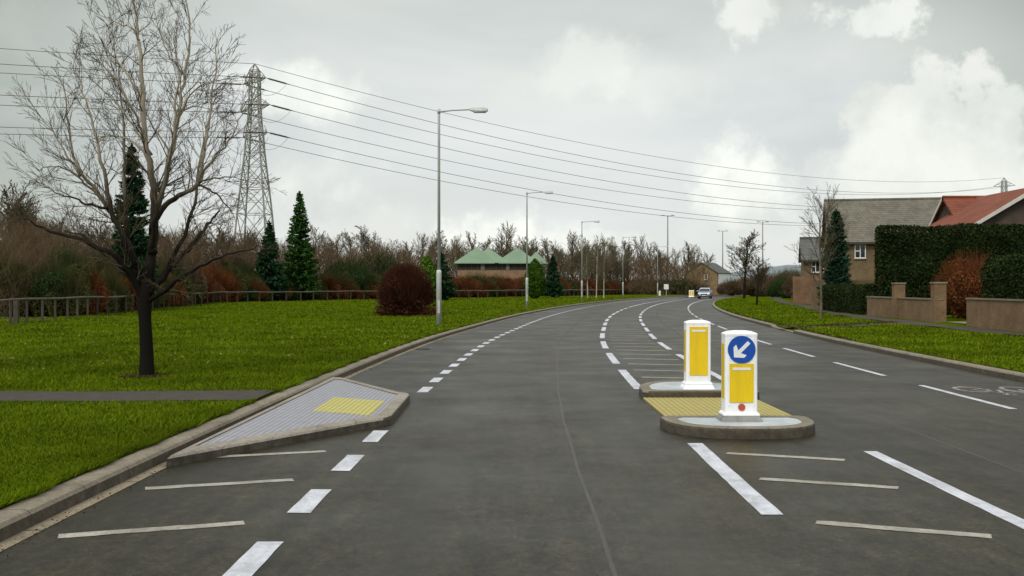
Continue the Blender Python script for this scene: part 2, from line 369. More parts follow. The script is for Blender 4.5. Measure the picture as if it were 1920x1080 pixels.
# bicycle symbol in the far cycle lane (facing oncoming riders)
b=MB()
def ring(mb,cx,cy,rx,ry,wd,z,a0=0,a1=2*math.pi,n=28):
    V=[]
    for i in range(n+1):
        a=a0+(a1-a0)*i/n
        for q in (1,1-wd/rx): V.append((cx+rx*q*math.cos(a),cy+ry*q*math.sin(a),z))
    mb.add(V,[(2*i,2*i+1,2*i+3,2*i+2) for i in range(n)])
bx=7.75; by=17.0
ring(b,bx-.36,by+.15,.25,.48,.06,.003); ring(b,bx+.40,by+.15,.25,.48,.06,.003)
for a,c in (((-.36,.15),(-.12,-.45)),((-.12,-.45),(.26,-.45)),((.26,-.45),(.04,.18)),((.04,.18),(-.12,-.45)),((-.36,.15),(.04,.18)),((.40,.15),(.22,-.78)),((.22,-.78),(.40,-.82)),((-.16,-.72),(-.10,-.4)),((-.26,-.72),(-.04,-.72))):
    cross(b,bx+a[0],by+a[1],bx+c[0],by+c[1],.06)
st(b.build('cycle_symbol',FAINT))
# ironwork in the channel
gm=M('cast_iron',(.05,.045,.04),(.025,.02,.018),20,.5,.3,bmp=.6,bscale=40)
for (gy) in (28.0,64.0):
    o=MB(); o.box(0.03,.42,gy,gy+.45,-.02,.007)
    for k in range(5): o.box(.06,.39,gy+.04+k*.08,gy+.07+k*.08,.007,.014)
    for i,v in enumerate(o.v): o.v[i]=(v[0]+xlf(gy),v[1],v[2])
    q=o.build('drain_grate',gm); props(q,'iron drain grate in the left gutter, '+('the one beside the first lamp post' if gy<40 else 'farther up the bend'),'drain')

# ------------------------------------------------------------------ traffic islands
SURF=M('island_surface',(.50,.56,.60),(.30,.33,.35),4,.55,bmp=.4,detail=8)
YELT=None
def tactile(name,c1,c2,axis,period=.055):
    m,nt,bs=newmat(name); tc=N(nt,'ShaderNodeTexCoord'); sp=N(nt,'ShaderNodeSeparateXYZ'); nt.links.new(tc.outputs['Object'],sp.inputs[0])
    s=mth(nt,'SINE',mth(nt,'MULTIPLY',sp.outputs[axis],2*math.pi/period))
    k=mth(nt,'MULTIPLY_ADD',s,.5,.5); a=ramp(nt,noise(nt,9,6,.7),[(.3,c2),(.7,c1)])
    j=mth(nt,'LESS_THAN',mth(nt,'FRACT',mth(nt,'DIVIDE',sp.outputs[1],.4)),.03)
    c=mixc(nt,mth(nt,'MULTIPLY',mth(nt,'SUBTRACT',1,k),.42),a,tuple(x*.3 for x in c2)); c=mixc(nt,mth(nt,'MULTIPLY',j,.5),c,tuple(x*.3 for x in c2))
    nt.links.new(c,bs.inputs['Base Color']); bs.inputs['Roughness'].default_value=.8; bump(nt,bs,k,.8,.01); return m
TY=tactile('buff_tactile',(.44,.385,.13),(.36,.30,.09),0,.075)
TYP=tactile('yellow_tactile',(.52,.48,.14),(.42,.39,.13),0,.065); TG=tactile('grey_tactile',(.34,.345,.385),(.27,.275,.31),0,.065)
def dshape(cx, yflat, hw, depth, sgn, inset=0, n=18, cr=.18):
    P=[]; hw2=hw-inset; dp=depth-inset*2
    y0=yflat+sgn*inset
    for i in range(n+1):
        a=math.pi*i/n; c=math.cos(a); s_=math.sin(a)
        # superellipse
        P.append((cx+hw2*math.copysign(abs(c)**.75,c), y0+sgn*(.22 if dp>.5 else .1)+sgn*(dp-.22)*abs(s_)**.9))
    P.append((cx-hw2,y0+sgn*.1)); P.append((cx-hw2+.08,y0)); P.append((cx+hw2-.08,y0)); P.append((cx+hw2,y0+sgn*.1))
    if sgn<0: P=P[::-1]
    return P
def ringprism(name,outer,inner,z0,z1,mat,parent):
    n=len(outer); m=MB()
    V=[(x,y,z0) for x,y in outer]
    # rounded upper edge
    cx=sum(p[0] for p in outer)/n; cy=sum(p[1] for p in outer)/n
    V+=[(x,y,z1-.03) for x,y in outer]
    V+=[(x+(cx-x)*.012,y+(cy-y)*.012,z1-.008) for x,y in outer]
    V+=[(x+(cx-x)*.035,y+(cy-y)*.035,z1) for x,y in outer]
    V+=[(x,y,z1) for x,y in inner]+[(x,y,z1-.03) for x,y in inner]
    Fc=[(l*n+k,l*n+(k+1)%n,(l+1)*n+(k+1)%n,(l+1)*n+k) for l in range(5) for k in range(n)]
    me=bpy.data.meshes.new(name); me.from_pydata(V,[],Fc); uv=me.uv_layers.new(name='UVMap')
    L=[0]
    for k in range(1,n): L.append(L[-1]+math.dist(outer[k],outer[k-1]))
    for lp_ in me.loops: uv.data[lp_.index].uv=(0,L[lp_.vertex_index%n])
    return link(name,me,mat,parent)
def island(label,cx,yflat,hw,depth,sgn,group='kerbed halves of the two crossing islands'):
    e=empty('traffic_island',(cx,yflat,0)); props(e,label,'traffic island',group)
    o=dshape(0,0,hw,depth,sgn); i=dshape(0,0,hw,depth,sgn,.17)
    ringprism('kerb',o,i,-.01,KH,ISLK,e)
    m=MB(); m.prism(i,-.01,KH-.006); m.build('surface',SURF,e); return e
island('rounded stone-kerbed half island nearest the camera, carrying the blue arrow bollard',2.62,12.72,.87,1.17,-1)
island('stone-kerbed half island just behind the yellow strip, carrying the plain yellow bollard',2.80,15.72,.87,1.75,1)
island('tiny far-off refuge island round the bend beside the oncoming silver car',xlf(165)+4.9,163,.9,1.5,-1,'far islands')
m=MB(); m.box(0,1.62,12.74,15.70,-.01,.022); q=m.build('crossing_strip',TY); q.location.x=1.93
props(q,'ribbed buff yellow crossing strip laid between the two half islands','tactile paving')
# left build-out with ribbed paving
e=empty('kerb_buildout',(-2.3,13.5,0)); props(e,'grey paved kerb build-out with yellow ribbed patch, jutting into the left cycle lane','kerb build-out')
def loc(P): return [(x+2.3,y-13.5) for x,y in P]
outer=[(-3.16,9.75),(-1.66,12.42),(-1.52,12.60),(-1.45,12.85),(-1.47,15.35),(-1.52,15.6),(-1.66,15.75),(-2.95,18.35),(-3.10,18.40)]
inner=[(-3.08,10.35),(-1.74,12.72),(-1.66,12.80),(-1.62,12.95),(-1.63,15.25),(-1.66,15.42),(-1.76,15.58),(-2.86,17.85),(-2.98,17.9)]
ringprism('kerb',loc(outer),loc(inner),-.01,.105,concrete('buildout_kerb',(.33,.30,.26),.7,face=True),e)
m=MB(); m.prism(loc(inner),-.01,.094); m.build('paving',TG,e)
m=MB(); m.prism(loc([(-2.5,13.38),(-1.72,12.9),(-1.72,14.5),(-2.5,15.0)]),.08,.100); m.build('tactile_patch',TYP,e)
# ------------------------------------------------------------------ bollards
def grimy():
    m,nt,bs=newmat('white_plastic'); c=ramp(nt,noise(nt,3,4),[(.3,(.82,.84,.86)),(.7,(.90,.92,.94))])
    st_=ramp(nt,noise(nt,16,8,.8,(1,1,.18)),[(.5,(0,0,0)),(.78,(.55,.55,.55))]); c=mixc(nt,st_,c,(.42,.40,.36))
    sc=ramp(nt,noise(nt,48,4,.6,(1,1,.5)),[(.66,(0,0,0)),(.72,(.5,.5,.5))]); c=mixc(nt,sc,c,(.3,.28,.25))
    nt.links.new(c,bs.inputs['Base Color']); nt.links.new(ramp(nt,noise(nt,8,4),[(.3,(.3,)*3),(.7,(.55,)*3)]),bs.inputs['Roughness']); return m
PW=grimy(); YP=M('yellow_sheet',(.80,.58,.003),(.68,.46,.01),8,.4,stretch=(1,1,.2)); BLU=M('blue_sheet',(.003,.075,.42),(.003,.062,.35),3,.4); WS=M('white_sheet',(.84,.87,.9),None,3,.4)
RED=M('red_reflector',(.52,.10,.06),(.35,.06,.04),80,.3); BASEG=M('bollard_base',(.28,.28,.27),(.17,.17,.165),6,.7,bmp=.3)
def rrect(w,d,r=.05,n=5,bulge=0):
    P=[]
    for cx,cy,a in ((w/2-r,d/2-r,0),(-w/2+r,d/2-r,90),(-w/2+r,-d/2+r,180),(w/2-r,-d/2+r,270)):
        for k in range(n+1):
            t=R(a+90*k/n); P.append((cx+r*math.cos(t),cy+r*math.sin(t)))
    return P
def loft(rings,mat,name,parent,caps=True):
    m=MB(); n=len(rings[0][0]); V=[];
    for P,z in rings: V+=[(x,y,z) for x,y in P]
    Fc=[(l*n+k,l*n+(k+1)%n,(l+1)*n+(k+1)%n,(l+1)*n+k) for l in range(len(rings)-1) for k in range(n)]
    Fc+=[tuple(range(n))[::-1],tuple(range((len(rings)-1)*n,len(rings)*n))]
    m.add(V,Fc); return m.build(name,mat,parent,smooth=False)
def bollard(x,y,label,arrow,far=False,w=.37,rz=0):
    d=.25; e=empty('bollard',(x,y,KH),rz); props(e,label,'bollard','island bollards')
    rr=lambda a,b:rrect(a,b,.022)
    loft([(rr(w+.10,d+.12),-.006),(rr(w+.09,d+.10),.02),(rr(w+.035,d+.05),.062)],BASEG if arrow else PW,'base',e)
    loft([(rr(w+.05,d+.06),.062),(rr(w+.05,d+.06),.078),(rr(w+.004,d+.01),.10)],PW,'skirt',e)
    body=loft([(rr(w,d),.10),(rr(w,d),.97)],PW,'body',e)
    if not far:
        # recess frame round the face
        fm=MB(); fy=-d/2
        for a in ((-w/2+.035,-w/2+.055,.17,.95),(w/2-.055,w/2-.035,.17,.95)): fm.box(a[0],a[1],fy-.006,fy,a[2],a[3])
        fm.build('face_frame',PW,e)
    loft([(rr(w+.006,d+.006),.97),(rr(w+.006,d+.006),.992),(rr(w-.012,d-.012),1.002),(rrect(w-.11,d-.08,.03),1.022),(rrect(w-.24,d-.16,.02),1.030)],PW,'cap',e)
    fy=-d/2
    z0,z1=(.212,.655) if arrow else (.20,.93)
    hw=.138
    m=MB(); m.box(-hw,hw,fy-.010,fy-.0015,z0,z1); yp=m.build('yellow_panel',YP,e)
    m=MB(); m.box(-hw+.035,hw-.035,fy-.014,fy-.011,z1-.075,z1-.045); m.build('reflective_strip',WS,yp)
    for sx in (-1,1):
        m=MB(); m.box(sx*(w/2)-.004,sx*(w/2)+.004,-d/2+.05,d/2-.05,.25,.88); m.build('side_panel',YP,e)
    if arrow:
        m=MB(); r=.158; cz=.815
        m.prismy([(r*math.cos(2*math.pi*k/48),cz+r*math.sin(2*math.pi*k/48)) for k in range(48)],fy-.011,fy-.0015); dsc=m.build('sign_disc',BLU,e)
        m=MB(); q=math.sqrt(.5)
        def rt(a,b): return ((a*-q - b*-q)*1.0, cz+(a*-q + b*-q))   # a along arrow (down-left), b across
        m.prismy([rt(*p) for p in ((-.118,.021),(.0,.021),(.0,.021),(.03,.021),(.03,-.021),(-.118,-.021))][:0] or [rt(-.118,-.021),rt(.035,-.021),rt(.035,.021),rt(-.118,.021)],fy-.015,fy-.012)
        m.prismy([rt(.035,-.021),rt(.005,-.085),rt(.048,-.085),rt(.125,0),rt(.048,.085),rt(.005,.085),rt(.035,.021)],fy-.015,fy-.012)
        m.build('arrow',WS,dsc)
        m=MB(); m.prismy([(.040*math.cos(2*math.pi*k/24),.158+.040*math.sin(2*math.pi*k/24)) for k in range(24)],fy-.012,fy-.0015); m.build('reflector',RED,e)
    return e
bollard(2.62,12.30,'white bollard with blue keep-left arrow disc above its yellow panel','a')
bollard(2.81,16.18,'white bollard with tall plain yellow panel and no arrow, on the island behind',None)
bx0=xlf(165)+4.9
bollard(bx0-.35,162.4,'tiny yellow bollard on the far refuge, the left of two',None,True)
bollard(bx0+.45,164.8,'tiny yellow bollard on the far refuge, the right of two nearest the car',None,True)

# ------------------------------------------------------------------ street lamps
def lamp(x,y,label,h=8.5,ang=0,group='street lamps along the left verge'):
    e=empty('street_lamp',(x,y,KH),ang); props(e,label,'street lamp',group)
    m=MB(); m.tube([(0,0,-.05),(0,0,2.05),(0,0,2.16),(0,0,2.2)],[.105,.10,.10,.062],12); base=m.build('base_column',STEEL,e,True)
    m=MB(); m.box(-.045,.045,-.108,-.098,.5,1.0); m.build('access_door',STEEL,base)
    m=MB(); m.tube([(0,0,2.18),(0,0,h-.1),(0,0,h)],[.062,.048,.046],12); m.build('pole',STEEL,e,True)
    m=MB(); m.tube([(0,0,h-.09),(.12,0,h-.07),(.5,0,h-.03),(1.25,0,h)],[.045,.04,.03,.028],8); m.tube([(0,0,h-.16),(0,0,h+.02)],.062,10); m.build('arm',STEEL,e,True)
    m=MB(); V=[]; 
    for xx,w2,zt,zb in ((1.2,.07,.04,-.03),(1.32,.13,.075,-.07),(1.7,.145,.085,-.085),(1.88,.13,.06,-.075),(1.93,.09,.02,-.05)):
        V+=[(xx,-w2,h+zb),(xx,w2,h+zb),(xx,w2*.75,h+zt),(xx,-w2*.75,h+zt)]
    Fc=[(l*4+k,l*4+(k+1)%4,(l+1)*4+(k+1)%4,(l+1)*4+k) for l in range(4) for k in range(4)]+[(3,2,1,0),(16,17,18,19)]
    m.add(V,Fc); hd=m.build('lamp_head',HEADW,e,bevel=.015)
    m=MB(); m.box(1.36,1.86,-.11,.11,h-.125,h-.083); m.build('lens',M('lamp_lens',(.75,.77,.78),None,3,.25),hd,bevel=.02); return e
for (px,py,lb) in ((823,611,'tallest grey street lamp, nearest the camera beside the round bush'),(988,577,'second nearest street lamp, standing in front of the rounded green conifer'),(1091,565,'third grey street lamp along the left verge, before the birches')):
    p=gp(px,py,KH); lamp(p[0],p[1],lb)
lamp(.104*149,149,'fourth street lamp, small, standing behind the white trunked birches'); lamp(.1365*184,184,'fifth street lamp, faint among the bare trees near the far bend')
MASTM=M('mast',(.2,.21,.21),None,1,.6)
for px,top,d,lb in ((1252,404,300,'tall twin-armed lighting mast rising left of the brown brick house'),(1355,433,383,'lighting mast far off, just right of the brown brick house'),(1430,416,329,'tall twin-armed lighting mast above the small bare verge trees')):
    z=H+(HZ-top)*d/F; e=empty('lighting_mast',((px-960)/F*d,d,0)); props(e,lb,'lamp post','distant lighting masts')
    m=MB(); m.tube([(0,0,-.1),(0,0,z)],[.26,.14],10); m.build('pole',MASTM,e,True)
    for s_ in (-1,1):
        m=MB(); m.bar((0,0,z-.15),(s_*1.1,0,z),.06,n=6); m.build('arm',MASTM,e)
        m=MB(); m.box(s_*1.4-.45,s_*1.4+.45,-.2,.2,z-.1,z+.12); m.build('lamp_head',MASTM,e,bevel=.05)

# ------------------------------------------------------------------ pylon and wires
def pylon_meshes(lv):
    Z=[0,7.5,14.6,19.2,23.2,25.7,28.7,31,33.4,35.8,38.3,40.2]
    W=[5.0,4.2,3.45,2.85,2.3,1.95,1.7,1.42,1.25,1.15,1.08,1.0]      # half diagonal
    legs=MB(); br=MB()
    C=lambda i,k:Vector((W[i]*math.cos(math.pi/2*k),W[i]*math.sin(math.pi/2*k),Z[i]))
    for i in range(len(Z)-1):
        for k in range(4):
            legs.bar(C(i,k),C(i+1,k),.17 if i<6 else .13,n=4)
            a,b,c,d=C(i,k),C(i,(k+1)%4),C(i+1,k),C(i+1,(k+1)%4); tw=.085
            br.bar(a,d,tw); br.bar(b,c,tw); br.bar(c,d,tw)
            if i<4:
                mid=(a+b+c+d)/4; br.bar((a+c)/2,mid,.05); br.bar((b+d)/2,mid,.05)
    top=Vector((0,0,41.4))
    for k in range(4): legs.bar(C(11,k),top,.1)
    arms=[]
    for z,L in ((38.3,4.0),(33.4,5.4),(28.7,4.5)):
        for s_ in (-1,1):
            a=MB(); i=Z.index(z); w_=W[i]*.72; tip=Vector((s_*L,0,z+.05))
            for yy in (-w_,w_):
                a.bar((s_*w_,yy,z),tip,.1); a.bar((s_*w_,yy,z+1.7),tip,.08)
                a.bar((s_*w_,yy,z),(s_*(w_+(L-w_)*.5),yy*.5,z+.9),.05)
            a.bar((s_*(w_+(L-w_)*.5),-w_*.5,z),(s_*(w_+(L-w_)*.5),w_*.5,z),.06); arms.append(a)
    return legs,br,arms
PYP=Vector((-45.8,190,0)); PYF=Vector((179,388,0)); PYN=Vector((-286,10,0))
U1=(PYF-PYP).normalized(); AR=math.atan2(U1.y,U1.x)-math.pi/2      # local +x = arm towards right/near
legs,br,arms=pylon_meshes(0)
ARM=[(38.3,4.0),(33.4,5.4),(28.7,4.5)]
e0=empty('pylon',PYP,AR); props(e0,'tall steel lattice pylon rising behind the spruces, full height in view','pylon','lattice pylons')
legs.build('legs',PYL,e0); br.build('bracing',PYL,e0)
for a in arms: a.build('cross_arm',PYL,e0)
def copy_tree(o,parent=None):
    c=o.copy(); COL.objects.link(c); c.parent=parent
    for ch in o.children: copy_tree(ch,c)
    return c
e1=copy_tree(e0); e1.location=PYF; e1.rotation_euler.z=AR; e1['label']='distant pylon whose tip shows above the red roof at the right edge'
P0=Matrix.Rotation(AR,4,'Z')
def arm_pt(base,z,L,s_): return base+P0@Vector((s_*L,0,z))
WIRE=M('wire',(.20,.20,.20),None,1,.6)
ordn=['second','third','fourth','fifth','sixth','seventh']
def wire(a,b,sag,r,label,ins=True,n=60,t1=1.0):
    e=empty('power_line',a); props(e,label,'power line','overhead wires')
    d=(b-a); D=d.normalized(); m=MB()
    pt=lambda t:a+d*t-Vector((0,0,4*sag*t*(1-t)))
    ts=[t1*i/n for i in range(n+1)]
    if ins: ts=[4.5/d.length]+[t for t in ts if t>4.6/d.length]
    m.tube([pt(t)-a for t in ts],r,4); m.build('wire',WIRE,e)
    if ins:
        q=MB(); p0=pt(.6/d.length)-a; p1=pt(3.9/d.length)-a
        k=14
        q.tube([Vector((0,0,0))]+[p0+(p1-p0)*i/(2*k) for i in range(2*k+1)]+[pt(5/d.length)-a],[.04]+[.19 if i%2 else .10 for i in range(2*k+1)]+[.045],8); q.build('insulator',GLASSI,e)
    return pt(4.2/d.length)
EW=arm_pt(PYP,41.4,0,1)
wire(EW,arm_pt(PYF,41.4,0,1),8.5,.045,'topmost overhead wire, running right from the tip of the near pylon',False)
wire(EW,arm_pt(PYN,41.4,0,1),6,.05,'topmost overhead wire, running left from the tip of the near pylon',False)
i=0
for z,L in ARM:
    for s_ in (1,-1):
        a=arm_pt(PYP,z,L,s_); nm={38.3:'upper',33.4:'middle',28.7:'lower'}[z]; sd='near' if s_>0 else 'far'
        pr=wire(a,arm_pt(PYF,z,L,s_),9.5,.05,f'overhead wire running right from the {sd} end of the {nm} pylon arm')
        pl=wire(a,arm_pt(PYN,z,L,s_),6,.055,f'overhead wire running left from the {sd} end of the {nm} pylon arm')
        m=MB(); m.tube([(pl-a)+(pr-pl)*t-Vector((0,0,1))*(2.6*4*t*(1-t)) for t in [k/14 for k in range(15)]],.035,4)
        o=m.build('jumper_cable',WIRE); o.parent=e0; o.matrix_parent_inverse=Matrix(); 
        # bring into pylon space
        o.data.transform(Matrix.Translation(a)); o.data.transform((Matrix.Translation(PYP)@P0).inverted())

# ------------------------------------------------------------------ plants
def prisms(P0_,P1_,R0,R1,n=3):
    P0_=np.asarray(P0_,float); P1_=np.asarray(P1_,float); R0=np.asarray(R0)[:,None]; R1=np.asarray(R1)[:,None]
    D=P1_-P0_; D/=np.linalg.norm(D,axis=1,keepdims=True)+1e-9
    ref=np.where(np.abs(D[:,2:3])<.9,np.array([[0,0,1.]]),np.array([[1.,0,0]])); U=np.cross(D,ref); U/=np.linalg.norm(U,axis=1,keepdims=True)+1e-9; W=np.cross(D,U)
    rings=[]
    for P,r in ((P0_,R0),(P1_,R1)):
        for k in range(n):
            a=2*math.pi*k/n; rings.append(P+(U*math.cos(a)+W*math.sin(a))*r)
    V=np.stack(rings,1); m=len(P0_); b=(np.arange(m)*2*n)[:,None]
    Fc=[]
    for k in range(n): Fc.append(np.concatenate([b+k,b+(k+1)%n,b+n+(k+1)%n,b+n+k],1))
    return V.reshape(-1,3), np.stack(Fc,1).reshape(-1,4)
def seg_mesh(name,segs,n=3):
    a=np.array([(*s[0],*s[1],s[2],s[3]) for s in segs]); V,Fc=prisms(a[:,:3],a[:,3:6],a[:,6],a[:,7],n); return mesh_arr(name,V,Fc)
def grow(rng,segs,p,d,L,r,lev,maxlev,kids,spread,upw,wig,rmin,lenf=.62):
    n=max(2,int(5-lev)); pts=[p]; mine=[]
    for i in range(n):
        d=(d+Vector((rng.gauss(0,wig),rng.gauss(0,wig),rng.gauss(0,wig)+upw))).normalized()
        q=p+d*(L/n); r1=max(r*(1-.75*(i+1)/n) if lev>0 else r*(1-.55*(i+1)/n),rmin); r0=max(r*(1-.75*i/n) if lev>0 else r*(1-.55*i/n),rmin)
        mine.append((p.copy(),q.copy(),r0,r1,lev)); segs.append(mine[-1]); p=q; pts.append((q.copy(),d.copy(),r1))
    if lev<maxlev:
        k=kids[lev]
        for j in range(k):
            t=(.12 if lev else .3)+ (.88 if lev else .7)*(j+rng.random())/k
            i=min(int(t*n),n-1); a=mine[i]; q=a[0].lerp(a[1],t*n-i); dd=(a[1]-a[0]).normalized()
            ax=Vector((rng.gauss(0,1),rng.gauss(0,1),rng.gauss(0,1))); ax=(ax-dd*ax.dot(dd)).normalized()
            sp=R(spread+rng.uniform(-14,14)); nd=(dd*math.cos(sp)+ax*math.sin(sp)).normalized()
            grow(rng,segs,q,nd,L*lenf*(1.15-.45*t)*rng.uniform(.75,1.2),max(a[2]*.55,rmin),lev+1,maxlev,kids,spread,upw,wig,rmin,lenf)
def bare_tree_meshes(seed,h,r,rmin,kids=(13,8,5,3),spread=42,upw=.06,wig=.10,trunkf=.25,maxlev=4,lenf=.5):
    rng=random.Random(seed); segs=[]
    grow(rng,segs,Vector((0,0,0)),Vector((rng.uniform(-.03,.03),0,1)),h,r,0,maxlev,kids,spread,upw,wig*.6,rmin,lenf)
    # normalise height
    mz=max(s[1].z for s in segs); k=h/mz
    segs=[(s[0]*k,s[1]*k,s[2],s[3],s[4]) for s in segs]
    tr=[s for s in segs if s[4]==0]; cr=[s for s in segs if s[4]>0]
    tm=MB(); tm.tube([tr[0][0]-Vector((0,0,.2))]+[tr[0][0]]+[s[1] for s in tr],[tr[0][2]*1.35,tr[0][2]*1.1]+[s[3] for s in tr],8)
    me=bpy.data.meshes.new('trunk'); me.from_pydata(tm.v,[],tm.f); me.shade_smooth()
    return me, seg_mesh('crown',cr)
def tree(name,meshes,mats,x,y,z,sc,rz,label,cat,group=None):
    e=empty(name,(x,y,z),rz,sc); props(e,label,cat,group)
    for nm,me,mt in zip(('trunk','crown'),meshes,mats):
        if me is None: continue
        if not me.materials: me.materials.append(mt)
        o=bpy.data.objects.new(nm,me); COL.objects.link(o); o.parent=e
        if me.materials[0]!=mt: o.material_slots[0].link='OBJECT'; o.material_slots[0].material=mt
    return e
def quads(C,U,W):                                  # leaf faces: centres, half axes
    V=np.stack([C-U-W,C+U-W*.3,C+U*.9+W,C-U*.8+W*.6],1).reshape(-1,3); b=(np.arange(len(C))*4)[:,None]
    return V, np.concatenate([b,b+1,b+2,b+3],1)
def rdir(rs,n,flat=1.0):
    v=rs.normal(size=(n,3)); v[:,2]*=flat; return v/(np.linalg.norm(v,axis=1,keepdims=True)+1e-9)
def cat_mesh(name,parts):
    V=[];Fc=[];b=0
    for v,f in parts: V.append(v); Fc.append(f+b); b+=len(v)
    return mesh_arr(name,np.concatenate(V),np.concatenate(Fc))
def leaf_cloud(rs,C,size,flat=1.0):
    n=len(C); U=rdir(rs,n,flat); W=np.cross(U,rdir(rs,n)); W/=np.linalg.norm(W,axis=1,keepdims=True)+1e-9
    s=size*rs.uniform(.5,1.3,(n,1)); return quads(C,U*s,W*s*.6)
def conifer_mesh(seed,h,r,nb=230,per=70,leaf=.10,z0=.06,power=.85,droop=.25):
    rs=np.random.RandomState(seed); parts=[]; Cs=[];Ds=[]
    tiers=int(h/ .42)
    for i in range(nb):
        t=z0+(1-z0)*(1-(1-rs.rand())**.55 if False else rs.rand()**1.15)
        t=(round(t*tiers)+rs.normal(0,.38))/tiers; t=min(max(t,z0*.5),.985)
        L=r*((1-t)**power)*rs.uniform(.72,1.12)+.10; a=rs.rand()*2*math.pi
        m=max(6,int(per*L/r)); s=rs.rand(m)**.7
        z=t*h-droop*L*s+ .30*L*s**2.5 + L*.12*s; x=L*s
        lat=rs.normal(0,1,m)*(.16*L+.04)*(1.05-s)
        C=np.stack([x*math.cos(a)-lat*math.sin(a),x*math.sin(a)+lat*math.cos(a),z-np.abs(rs.normal(0,.05,m))],1)
        D=np.stack([np.full(m,math.cos(a)),np.full(m,math.sin(a)),rs.normal(-.05,.22,m)],1)+rs.normal(0,.35,(m,3))
        Cs.append(C);Ds.append(D)
    C=np.concatenate(Cs);D=np.concatenate(Ds); D/=np.linalg.norm(D,axis=1,keepdims=True)
    W=np.cross(D,rdir(rs,len(D),2.5)); W/=np.linalg.norm(W,axis=1,keepdims=True)+1e-9
    s=leaf*rs.uniform(.6,1.4,(len(C),1)); V,Fc=quads(C,D*s,W*s*.32)
    # leader shoot
    k=40; zz=h*rs.uniform(.955,1.01,k); C2=np.stack([rs.normal(0,.03,k),rs.normal(0,.03,k),zz],1)
    p2=leaf_cloud(rs,C2,leaf*.6)
    return cat_mesh('crown',[(V,Fc),p2])
def trunk_mesh(h,r):
    m=MB(); m.tube([(0,0,-.1),(0,0,h*.3),(0,0,h*.96)],[r,r*.7,r*.1],8); me=bpy.data.meshes.new('trunk'); me.from_pydata(m.v,[],m.f); return me
def bush_mesh(seed,rx,ry,h,n,leaf,twigs=400,lobes=15,tw_r=.008,flat=.9,core=.55):
    """lobed shrub: twigs fanning from the base and leaf faces gathered at lobes"""
    rs=np.random.RandomState(seed); L=[]
    for k in range(lobes):
        a=rs.rand()*2*math.pi; q=rs.rand()**.5*.78; L.append((rx*q*math.cos(a),ry*q*math.sin(a),h*rs.uniform(.2,.78-.35*q),rs.uniform(.22,.42)))
    Cs=[]
    for (x,y,z,s) in L:
        m=n//lobes; d=rdir(rs,m); rad=rs.rand(m)**(1/4.5)*rs.uniform(.86,1.08,m)
        Cs.append(np.stack([x+d[:,0]*rad*rx*s,y+d[:,1]*rad*ry*s,z+d[:,2]*rad*h*s*.75],1))
    C=np.concatenate(Cs); C[:,2]=np.abs(C[:,2])+.03
    parts=[leaf_cloud(rs,C,leaf,flat)]
    a=rs.rand(twigs)*2*math.pi; q=rs.rand(twigs)**.5; T=np.stack([rx*1.02*q*np.cos(a),ry*.93*q*np.sin(a),h*(1.03-.55*q**2.2)*rs.uniform(.75,1.04,twigs)],1)
    B=T*np.array([.12,.12,0]); Mi=(B+T)/2+rs.normal(0,.06,(twigs,3))*[rx,ry,h*.3]
    r=np.full(twigs,tw_r)
    parts.append(prisms(B,Mi,r*1.6,r,3)); parts.append(prisms(Mi,T,r,r*.5,3)); return cat_mesh('bush',parts)

